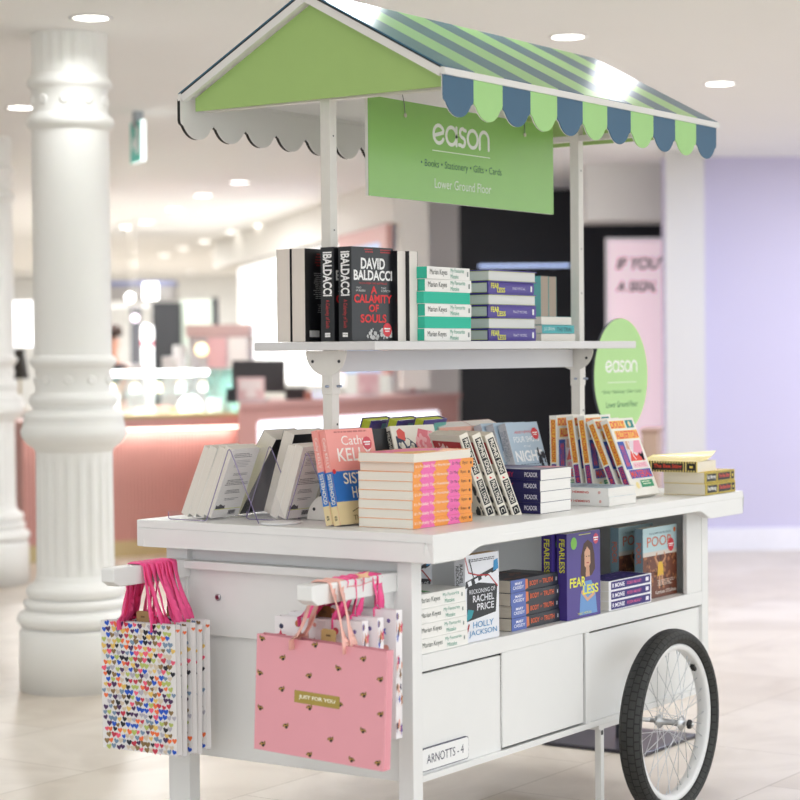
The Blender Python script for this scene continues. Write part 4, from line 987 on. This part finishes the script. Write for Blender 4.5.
# round sign on its black base plate, behind the cart
rs = thing('round_sign', 'round green floor sign on a dark square base behind the cart', 'sign', T3(1.950, .572, 0) @ RZ(1))
RG = mat('#B9E59A', .45, .02, 10)
m = MB(); m.lathe([(.182, -.004), (.1855, -.003), (.1855, .003), (.182, .004)], mat('#3A3F4A', .5), 72, T3(0, 0, 1.170) @ RX(90)); m.lathe([(.1845, .0041), (.1845, .0052)], RG, 72, T3(0, 0, 1.170) @ RX(90))
art(m, [('g', EASON, .20, .53, .80, .64, '#FBFDF8'), ('r', .24, .445, .78, .452, '#E9F5DF'), ('t', '• Books • Stationery • Gifts • Cards', .13, .345, .87, .385, '#3F8A5A'), ('t', 'Lower Ground Floor', .21, .235, .80, .285, '#3F8A5A')], .371, .371, lambda u, v, e: (-.1855+u, -.0052-e, 1.170-.1855+v))
m.build('sign_disc', rs)
m = MB(); m.tube([(0, .012, .012), (0, .012, 1.10)], .011, mat('#8D9096', .3, metal=.8), 14); m.build('pole', rs)
m = MB(); m.box((-.19, -.18, .0), (.18, .19, .012), mat('#2C2936', .3, .05, 20)); m.build('base_plate', rs, .002)

# exit sign hanging from the ceiling
e_ = thing('exit_sign', 'green and white exit sign hanging from the ceiling right of the nearest column', 'sign', frame(sd(141, 10), 10, -66))
m = MB(); m.box((-.03, -.02, 2.37), (.03, .02, 2.45), C('#9AA0A6')); m.tube([(0, 0, 2.31), (0, 0, 2.38)], .012, C('#9AA0A6')); m.build('mount', e_)
m = MB(); m.box((-.09, -.012, 2.20), (.09, .012, 2.40), mat('#E9F4F2', .4, emit=1.2)); art(m, [('r', 0, 0, 1, 1, '#5FC4B4'), ('r', .55, .2, .8, .85, '#F6FBFA'), ('p', [(.15, .45), (.35, .75), (.35, .58), (.5, .58), (.5, .35), (.35, .35), (.35, .18)], '#F6FBFA')], .18, .20, lambda u, v, e: (-.09+u, -.012-e*4, 2.20+v)); m.build('sign_panel', e_)

# pink counters
ROSE = mat('#CC9890', .5, .02, 8); ROSE2 = mat('#D3A29B', .5, .02, 8); GOLD = mat('#C9B98A', .35, .04, 10)
def ribbed(mb, x0, x1, y, z0, z1, m_, n=120, d=.006):
    V = []; F = []
    for i in range(n+1):
        x = x0+(x1-x0)*i/n; yy = y-(d if i % 2 else 0); V += [(x, yy, z0), (x, yy, z1)]
        if i: F.append((2*i-2, 2*i, 2*i+1, 2*i-1))
    mb.add(V, F, m_)
D1 = 12.9; CF = frame(sd(238, D1), D1, 28) @ Matrix.Diagonal((1, 1, 1.1, 1)) @ T3(0, 0, 0)
CF = frame(sd(238, D1), D1, 28)
dc = thing('display_case', 'pink ribbed display counter with a lit glass case on top, behind the column', 'display case', CF)
x0 = -1.42
m = MB(); m.box((x0, .008, .10), (0, .6, .80), ROSE); ribbed(m, x0, 0, .008, .10, .78, ROSE); m.box((x0, -.03, .80), (0, .6, .855), ROSE2); m.build('pink_front', dc)
m = MB(); m.box((x0, -.002, 0), (0, .6, .10), GOLD); m.build('gold_plinth', dc)
m = MB(); m.box((x0, -.028, .785), (-.01, .004, .803), mat('#FFE9DC', .5, 0, emit=3.5)); m.build('light_strip', dc)
m = MB(); m.box((x0+.25, -.03, .855), (0, .58, .88), mat('#B4A77C', .4, .04)); m.build('gold_rail', dc)
gl = glass('#D8F0EC', .16)
m = MB(); m.box((x0+.25, -.025, .88), (0, -.019, 1.16), gl); m.box((-.006, -.019, .88), (0, .5, 1.16), glass('#8FD8CC', .45)); m.box((x0+.25, -.025, 1.16), (0, .5, 1.166), gl); m.build('glass_panel', dc)
m = MB(); m.box((x0+.3, .10, 1.01), (-.05, .45, 1.016), gl); m.build('glass_shelf', dc)
m = MB(); m.box((x0+.35, -.02, 1.12), (-.30, .02, 1.157), mat('#FFFFFF', .5, 0, emit=7)); m.box((-.27, -.02, 1.125), (-.21, .02, 1.155), mat('#FFFFFF', .5, 0, emit=7)); m.build('case_light', dc)
WB_ = mat('#FFFFFF', .5, 0)
def on(MM, x, y): return MM @ T3(x, y, 0)
q = random.Random(3)
def boxthing(name, label, cat, MM, x, y, z, w, d, h, c, c2=None, emit=0, group=None):
    t = thing(name, label, cat, MM @ T3(x, y, z), group)
    m = MB(); m.box((0, 0, 0), (w, d, h), mat(c, .5, .02, emit=emit)); m.build('body', t, min(w, d, h)*.06)
    m = MB(); m.box((-.002, -.002, h*.86), (w+.002, d+.002, h), mat(c2 or c, .5, .02)); m.build('lid', t, min(w, d, h)*.03)
    return t
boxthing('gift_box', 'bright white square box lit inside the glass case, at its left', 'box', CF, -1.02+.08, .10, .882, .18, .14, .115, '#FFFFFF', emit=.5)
def strip(MM, x, y, z, sx, sy, e, col, rot=(0, 0, 0)):
    l = bpy.data.lights.new('strip_lamp', 'AREA'); l.shape = 'RECTANGLE'; l.size = sx; l.size_y = sy; l.energy = e; l.color = col
    o = bpy.data.objects.new('strip_lamp', l); COL.objects.link(o); o.matrix_world = MM @ T3(x, y, z) @ Matrix.Rotation(rot[0], 4, 'X'); return o
strip(CF, -.70, -.034, .783, 1.3, .05, 2.2, (1, .93, .88))
strip(CF, -.55, .10, 1.115, .9, .2, 12, (1, 1, 1))
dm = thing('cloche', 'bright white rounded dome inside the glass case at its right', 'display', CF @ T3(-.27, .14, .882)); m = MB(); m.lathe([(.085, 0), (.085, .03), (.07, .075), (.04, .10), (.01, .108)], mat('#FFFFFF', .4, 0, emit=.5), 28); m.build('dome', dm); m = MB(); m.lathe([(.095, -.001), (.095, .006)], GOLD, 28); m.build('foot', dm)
for i, (x, w, h, c) in enumerate(((-.74, .09, .03, '#D9A9A4'), (-.62, .11, .04, '#E8DACB'), (-.49, .08, .05, '#C98F88'), (-.38, .06, .035, '#C9B98A'), (-.13, .07, .09, '#DFF0EE'))):
    boxthing('cosmetics_box', ['pale pink low box', 'beige low box', 'rose box', 'gold box', 'pale aqua upright box'][i] + ' inside the glass case', 'box', CF, x, .12, .882, w, .08, h, c)
for i in range(7):
    x = -1.08+.155*i; t = thing('jar', ['first', 'second', 'third', 'fourth', 'fifth', 'sixth', 'seventh'][i] + ' jar from the left on the glass shelf of the display case', 'jar', CF @ T3(x, .22, 1.0165)); m = MB(); m.lathe([(.026, 0), (.028, .005), (.028, .035), (.02, .042)], mat(['#E9D9A8', '#CFE9E4', '#F3E3DA', '#F7F7F5'][i % 4], .3), 18); m.build('body', t); m = MB(); m.lathe([(.021, .042), (.021, .058)], GOLD, 18); m.build('cap', t)

# cash counter with a white lit panel
D2 = 12.0; KF = frame(sd(238, D2), D2, 60)
kc = thing('cash_counter', 'pink cash counter with a glowing white front panel behind the cart', 'counter', KF)
wd_ = 2.75
m = MB(); m.prism([(0, 0), (wd_, 0), (wd_, .5), (.74, .5)], 0, .925, 'z', ROSE); m.build('body', kc, .004)
m = MB(); m.prism([(-.01, -.02), (wd_+.01, -.02), (wd_+.01, .52), (.76, .52)], .925, .962, 'z', mat('#CF9D96', .4, .02, 8)); m.build('worktop', kc, .004)
m = MB(); m.prism([(p[0], p[1]) for p in rrect(.20, .14, wd_-.30, .85, .03)], -.006, .0, 'y', mat('#F4F5FF', .5, 0, emit=1.1)); m.build('light_panel', kc)
z0 = .9625
def kf(u, back=.12):
    """a spot on the counter top, turned to face the shop floor"""
    s = (238-u)/((u-400)*.866/FOC*1 - .5)/FOC*12.0*1.0
    s = ((u-238)*12.0/FOC)/(.5-(u-400)/FOC*.866)
    p = KF @ Vector((s, back, z0)); return T3(p.x, p.y, p.z) @ RZ(math.degrees(math.atan2(FW.y, FW.x))-90)
def flyer_stand(u, y, w, h, c, label, art_c):
    t = thing('flyer_stand', label, 'flyer', kf(u, y))
    m = MB(); m.box((0, 0, 0), (w, .012, h), mat(c, .5)); art(m, [('r', .1, .5, .9, .9, art_c), ('c', .5, .3, w*.2, art_c), ('r', .25, .1, .75, .16, '#C9A9A4')], w, h, lambda u, v, e: (u, -e*3, v)); m.build('sheet', t)
    m = MB(); m.box((-.004, -.01, 0), (w+.004, .06, .006), mat('#E5E5EA', .3)); m.build('foot', t)
flyer_stand(251, .10, .165, .15, '#E9C4C4', 'pink flyer in a stand at the left of the cash counter', '#F4E4E2')
flyer_stand(383, .2, .15, .16, '#F0D4D4', 'pale pink flyer in a stand on the cash counter under the shelf middle', '#E9BFC4')
flyer_stand(431, .2, .10, .14, '#F1E9EA', 'white flyer with a red mark at the right end of the cash counter', '#D0707A')
t = thing('computer_monitor', 'dark computer monitor on the cash counter left of the near post', 'monitor', kf(292, .25) @ RZ(-12))
m = MB(); m.box((-.17, 0, .05), (.17, .025, .25), C('#3A3638', .3)); m.build('screen', t, .003); m = MB(); m.tube([(0, .03, .0), (0, .03, .1)], .012, C('#222226')); m.lathe([(.06, 0), (.06, .008)], C('#222226'), 20, T3(0, .03, 0)); m.build('stand', t)
boxthing('card_terminal', 'small black box at the left end of the cash counter', 'terminal', kf(240, 0.1), 0, 0, 0, .06, .08, .085, '#23242A')
boxthing('till_drawer', 'dark till box beside the monitor on the cash counter', 'till', kf(312, 0.2), 0, 0, 0, .13, .2, .07, '#3B3134')
boxthing('cash_register', 'white and pale blue till with a glowing screen right of the near post', 'till', kf(338, 0.2), 0, 0, 0, .15, .15, .05, '#DDE6F5', '#F4F8FF', emit=.5)
boxthing('tape_roll_box', 'small reddish box lying on the cash counter by the near post', 'box', kf(312, 0.06), 0, 0, 0, .05, .05, .05, '#B87A6C')

# receding shop wall with openings, left of the centre wall
A0 = at(395, 14.0); A1 = at(215, 21.4)
dx, dy = A1.x-A0.x, A1.y-A0.y; ln = math.hypot(dx, dy); WF = T3(A0.x, A0.y, 0) @ RZ(math.degrees(math.atan2(dy, dx)))
WH = mat('#EDEAE4', .7, .01, 4)
m = MB(); m.box((0, -.25, 2.15), (ln, 0, ZC), WH); struct(m, 'wall_left', WF)
m = MB(); m.box((0, -.25, 1.0), (.10, -.05, 2.15), WH); m.box((2.6, -.25, 0), (ln, -.15, .95), WH); struct(m, 'wall_left_inner', WF)
sf = thing('framed_screen', 'pink framed shop screen with a pale blue picture above the black thrillers', 'screen', WF @ T3(.12, 0, 0))
m = MB(); m.box((0, -.02, 1.10), (.20, .02, 2.15), ROSE2); m.box((.20, -.02, 2.04), (1.55, .02, 2.15), ROSE2); m.box((1.45, -.02, 1.10), (1.55, .02, 2.04), ROSE2); m.build('frame', sf)
m = MB(); m.box((.20, -.01, 1.1), (1.45, .0, 2.04), mat('#9DB4DC', .3, .12, 3, emit=.25)); m.build('screen', sf)
m = MB(); m.box((.19, -.016, 1.1), (.26, -.011, 2.04), C('#5A6468')); m.build('inner_edge', sf)
lb = thing('glow_wall_area', 'whitish wall left of the pink framed screen, brightened by an added glow', 'light panel', WF @ T3(1.75, 0, 0))
m = MB(); m.box((0, -.05, 1.0), (4.4, 0, 2.1), mat('#FFFFFF', .5, 0, emit=.8)); m.build('panel', lb); m = MB(); m.box((0, -.056, 1.72), (4.4, -.05, 1.76), C('#F0C4BC')); m.build('band', lb)  # plain whitish wall; emission added to make it look brightly lit

# far end
D9 = 31
F = frame(sd(-120, D9), D9, 0)
m = MB(); m.box((-26, 0, 0), (10, .2, ZC), mat('#F4F4F2', .6, .01, 3)); struct(m, 'wall_far', F)
def far(u0, u1, D, az=0): 
    return frame(sd(u0, D), D, az), (u1-u0)/FOC*D
def zv(v, D): return 1.25+(355-v)/FOC*D
def slab_thing(name, label, cat, u0, u1, v0, v1, D, c, d=.12, emit=0, trim=None, ground=False):
    MM, w = far(u0, u1, D); zt_, zb_ = zv(v0, D), (0 if ground else zv(v1, D))
    t = thing(name, label, cat, MM)
    m = MB(); m.box((0, 0, zb_), (w, d, zt_), mat(c, .55, .03, 5, emit=emit)); m.build('panel', t)
    if trim: m = MB(); m.box((-.01, -.012, zt_-.04), (w+.01, d, zt_), C(trim)); m.build('top_trim', t)
    return t
slab_thing('shop_fascia', 'grey shop fascia with a blue edge hanging far back, right of the nearest column', 'fascia', 96, 175, 281, 300, 20, '#9C9896', .3, trim='#7F88B8')
slab_thing('lit_sign', 'bright white square lit sign on the grey shop fascia', 'sign', 145, 158, 283, 299, 19.8, '#FFFFFF', .05, 6)
slab_thing('partition', 'black partition standing in the far beauty hall left of the pale green glass', 'panel', 153, 181, 302, 372, 19, '#17181C', .15, ground=True)
slab_thing('green_glass_panel', 'pale green glass panel in the far beauty hall', 'panel', 181, 214, 300, 345, 19.1, '#CBD6C8', .05, ground=True)
slab_thing('black_display_post', 'narrow black post at the right of the pale green glass', 'post', 213, 219, 298, 330, 18.9, '#1E1F22', .08, ground=True)
slab_thing('grey_display_panel', 'dark grey panel beside the white lit pillar far back', 'panel', 131, 141, 306, 345, 19, '#55555A', .1, ground=True)
slab_thing('white_beam_panel', 'long pale shelf panel below the grey fascia', 'panel', 110, 176, 303, 309, 19.3, '#E9E6E2', .1)
lp = thing('lit_pillar', 'white glowing pillar with a pink band far back', 'lamp', frame(sd(148, 17), 17)); m = MB(); m.lathe([(.045, .0), (.045, 1.0), (.05, 1.02), (.05, 1.48), (.04, 1.5)], mat('#FFFFFF', .5, 0, emit=1.2), 20); m.build('tube', lp); m = MB(); m.lathe([(.052, zv(346, 17)), (.052, zv(340, 17))], C('#F08A98'), 20); m.build('pink_band', lp)
MM, w = far(186, 250, 14.6)
ca = thing('beauty_stand', 'beauty stand with a taupe pink canopy behind the glass case', 'display stand', MM)
m = MB(); m.box((0, 0, zv(337, 14.6)), (w, .4, zv(325, 14.6)), mat('#BFA09B', .6, .02)); m.build('canopy', ca)
m = MB(); m.box((0, .36, .0), (w, .4, zv(337, 14.6)), mat('#E9E9EA', .6)); m.build('back_panel', ca)
m = MB(); m.box((0, 0, 0), (w, .4, .93), mat('#EDE6E4', .6)); m.build('counter', ca)
m = MB(); m.box((.02, .02, .93), (.04, .04, zv(337, 14.6)), C('#B9B2B0')); m.build('support_post', ca); m = MB(); m.box((w-.03, .02, .93), (w-.01, .04, zv(337, 14.6)), C('#B9B2B0')); m.build('support_post', ca)
def tl(u, D, z, r, c, label, e=2.5):
    t = thing('globe_lamp', label, 'lamp', frame(sd(u, D), D) @ T3(0, 0, 0))
    m = MB(); m.lathe([(r*math.sin(R_(a)), z-r*math.cos(R_(a))) for a in range(5, 176, 17)], mat(c, .5, 0, emit=e), 18); m.build('globe', t)
    m = MB(); m.tube([(0, 0, .0 if z < 1.5 else z+r*.9), (0, 0, z-r*.9 if z < 1.5 else ZC)], .003, C('#E4E0D8')); m.build('stem', t)
tl(202, 14.3, zv(350, 14.3), .045, '#FFE9B0', 'warm glowing globe lamp under the taupe canopy')
tl(131, 19, zv(297, 19), .04, '#FFFFFF', 'round white hanging lamp left of the lit square sign', 6)
tl(136, 18, zv(318, 18), .03, '#F4E4F4', 'small pale hanging lamp below the grey fascia', 3)
slab_thing('pink_poster', 'pink poster sheet under the taupe canopy', 'poster', 208, 227, 338, 371, 14.5, '#E2B4B8', .01)
slab_thing('white_poster', 'white poster sheet right of the pink one under the canopy', 'poster', 229, 248, 338, 372, 14.5, '#F4EFEC', .01)
for i, (u, w_, h_, c) in enumerate(((161, .12, .22, '#EFEDEC'), (172, .1, .30, '#F6F6F6'), (176, .06, .2, '#E5DAD6'), (126, .14, .16, '#DCD3D2'), (240, .07, .12, '#E7B9A8'))):
    MMf = frame(sd(u, 14.3+.35*i), 14.3+.35*i)
    t = thing('display_unit', ['pale grey', 'white tall', 'cream', 'grey', 'peach topped'][i] + ' display unit behind the glass case', 'display unit', MMf)
    m = MB(); m.box((0, 0, 0), (w_, .2, 1.02), mat('#ECEAE9', .6)); m.build('plinth', t); m = MB(); m.box((.008, .01, 1.02), (w_-.008, .19, 1.02+h_), mat(c, .5)); m.build('box', t, .004)
# small gold lamp seen between the two columns
t = thing('table_lamp', 'small lamp with dark shade and gold stem between the two columns', 'lamp', frame(sd(20, 13.6), 13.6))
m = MB(); m.lathe([(.035, 1.30), (.06, 1.12), (.065, 1.10)], C('#2A2420'), 20); m.build('shade', t); m = MB(); m.tube([(0, 0, .9), (0, 0, 1.2)], .008, GOLD); m.lathe([(.05, .9), (.05, .91)], GOLD, 20); m.build('stem', t)
m = MB(); m.box((-.15, 0-.1, 0), (.15, .1, .9), mat('#E8E4E0', .6)); m.build('pedestal', t)
slab_thing('bright_window_panel', 'bright white panel between the two columns', 'light panel', 15, 33, 300, 345, 22, '#FFFFFF', .05, 1.5)

# seated shop assistant behind the glass case
def skin(name, pts, edges, radii, m_, parent, lvl=2, root=0):
    me = bpy.data.meshes.new(name); me.from_pydata(pts, edges, []); o = bpy.data.objects.new(name, me); COL.objects.link(o); o.parent = parent
    md = o.modifiers.new('skin', 'SKIN'); 
    for i, r in enumerate(radii): me.skin_vertices[0].data[i].radius = (r, r) if not isinstance(r, tuple) else r
    me.skin_vertices[0].data[root].use_root = True; md.use_smooth_shade = True
    sb = o.modifiers.new('sub', 'SUBSURF'); sb.levels = lvl; sb.render_levels = lvl; me.materials.append(m_); return o
PF = frame(sd(112.5, 16.0), 16.0, 0) @ T3(0, 0, .165)
pe = thing('person', 'person with short brown hair in dark clothes sitting behind the glass case', 'person', PF)
SK = mat('#D9A58E', .6); DC = mat('#26262C', .8); 
body = [(0, .0, .50), (0, 0, .62), (0, -.01, .80), (0, -.02, .97), (0, -.03, 1.03), (0, -.035, 1.10), (0, -.045, 1.17), (0, -.05, 1.245),
        (-.165, -.02, .965), (-.20, -.10, .73), (-.13, -.30, .70), (.165, -.02, .965), (.20, -.10, .73), (.13, -.30, .70),
        (-.10, -.02, .49), (-.12, -.42, .50), (-.12, -.40, .06), (-.12, -.52, .04), (.10, -.02, .49), (.12, -.42, .50), (.12, -.40, .06), (.12, -.52, .04)]
edges = [(0, 1), (1, 2), (2, 3), (3, 4), (4, 5), (5, 6), (6, 7), (3, 8), (8, 9), (9, 10), (3, 11), (11, 12), (12, 13), (0, 14), (14, 15), (15, 16), (16, 17), (0, 18), (18, 19), (19, 20), (20, 21)]
rad = [.13, .125, .14, .13, .06, .05, .078, .072, .06, .045, .032, .06, .045, .032, .085, .065, .042, .035, .085, .065, .042, .035]
skin('body', body, edges, rad, SK, pe)
m = MB(); m.lathe([(.155, .52), (.165, .60), (.155, .75), (.17, .88), (.175, .96), (.12, 1.02), (.062, 1.04)], DC, 28, Matrix.Diagonal((1.05, .78, 1, 1))); 
for s in (-1, 1):
    m.tube([(s*.15, -.02, .975), (s*.205, -.09, .74), (s*.15, -.26, .70)], .058, DC, 12)
m.build('sweater', pe)
m = MB()
for s in (-1, 1): m.tube([(s*.09, .02, .50), (s*.12, -.42, .51), (s*.12, -.41, .10)], .085, mat('#2E3038', .8), 12)
m.build('trousers', pe)
m = MB(); m.lathe([(.086, 1.235), (.092, 1.26), (.088, 1.29), (.065, 1.325), (.02, 1.338)], mat('#3A2820', .8, .1, 60), 24, T3(0, -.030, 0) @ Matrix.Diagonal((1, 1.12, 1, 1))); m.build('hair', pe)
m = MB()
for s in (-1, 1): m.lathe([(.008*math.sin(R_(a)), -.008*math.cos(R_(a))) for a in range(10, 171, 32)], C('#2A1E1A'), 10, T3(s*.028, -.122, 1.205))
m.build('eyes', pe)
m = MB(); m.prism([(-.010, -.118), (.010, -.118), (.0, -.145)], 1.165, 1.195, 'z', SK); m.build('nose', pe); m = MB(); m.box((-.022, -.128, 1.138), (.022, -.118, 1.145), C('#A85A54')); m.build('mouth', pe)
for s in (-1, 1):
    for k in range(5):
        m = MB(); a = (-.02+.01*k); m.tube([(s*.13+a, -.315, .70), (s*.13+a*1.2, -.345-(.012 if k in (1, 2, 3) else 0), .695), (s*.13+a*1.2, -.365-(.012 if k in (1, 2, 3) else 0), .680)], .0075, SK, 7); m.build('finger', pe)
st = thing('stool', 'dark stool under the seated person behind the glass case', 'stool', PF @ T3(0, .10, -.165))
m = MB(); m.lathe([(.17, .50), (.18, .515), (.18, .545), (.16, .56)], C('#3A3A40'), 28); m.build('seat', st)
for k in range(4):
    a = PI/4+PI/2*k; m = MB(); m.tube([(.11*math.cos(a), .11*math.sin(a), .505), (.17*math.cos(a), .17*math.sin(a), 0)], .011, C('#77777C')); m.build('leg', st)

m = MB(); m.tube([(.165*math.cos(2*PI*k/24), .165*math.sin(2*PI*k/24), .16) for k in range(24)], .009, C('#77777C'), 8, closed=True); m.build('foot_ring', st)
# ================================================================== LIGHT, CAMERA
def lamp(x, y, z, e, size, col, rot=(0, 0, 0)):
    l = bpy.data.lights.new('unseen_store_light', 'AREA'); l.size = size; l.energy = e; l.color = col; l.shape = 'DISK'
    o = bpy.data.objects.new('unseen_store_light', l); COL.objects.link(o); o.location = (x, y, z); o.rotation_euler = rot; return o
p = at(770, 11.2); lamp(p.x, p.y, ZC-.05, 4, .5, (.58, .66, 1))
p = at(880, 10.6); lamp(p.x, p.y, ZC-.05, 24, .5, (.58, .68, 1))
for (u, D) in ((60, 16), (130, 17), (80, 21), (150, 24), (60, 27), (170, 28), (240, 27)):
    p = at(u, D); lamp(p.x, p.y, ZC-.03, 75, .5, (.97, .99, 1))  # area lights added to brighten the far hall, no fixtures built
for (x, y, e) in ((3.6, 3.4, 14), (5.6, .4, 16), (5.6, 3.4, 18), (7.5, 1.2, 18), (.5, 4.6, 10)): lamp(x, y, ZC-.03, e, .5, (.97, .99, 1))  # more lights added mid-store to lift floor and ceiling
w = bpy.data.worlds.new('ambient_fill'); SC.world = w; w.use_nodes = True  # unseen ambient fill, shaped below to favour the cart's long side
bg = w.node_tree.nodes['Background']; bg.inputs['Color'].default_value = (.92, .968, 1, 1); bg.inputs['Strength'].default_value = 1.0
_nt = w.node_tree; _tc = _nt.nodes.new('ShaderNodeTexCoord'); _dp = _nt.nodes.new('ShaderNodeVectorMath'); _dp.operation = 'DOT_PRODUCT'; _dp.inputs[1].default_value = (.10, -.99, 0)
_nt.links.new(_tc.outputs['Generated'], _dp.inputs[0]); _mr = _nt.nodes.new('ShaderNodeMapRange')
_mr.inputs['From Min'].default_value = -1; _mr.inputs['From Max'].default_value = 1; _mr.inputs['To Min'].default_value = .75; _mr.inputs['To Max'].default_value = 1.95
_nt.links.new(_dp.outputs['Value'], _mr.inputs['Value']); _nt.links.new(_mr.outputs['Result'], bg.inputs['Strength'])

cd = bpy.data.cameras.new('camera'); cam = bpy.data.objects.new('camera', cd); COL.objects.link(cam)
M = Matrix.Identity(4)
for i in range(3):
    M[i][0] = RT[i]; M[i][1] = UPV[i]; M[i][2] = -FW[i]; M[i][3] = EYE[i]
cam.matrix_world = M
cd.sensor_width = 36; cd.lens = FOC/800*36; cd.clip_end = 100
cd.dof.use_dof = True; cd.dof.focus_distance = 5.15; cd.dof.aperture_fstop = 3.2
SC.camera = cam
SC.view_settings.view_transform = 'Standard'; SC.view_settings.look = 'None'; SC.view_settings.gamma = 1
SC.view_settings.exposure = 0.0
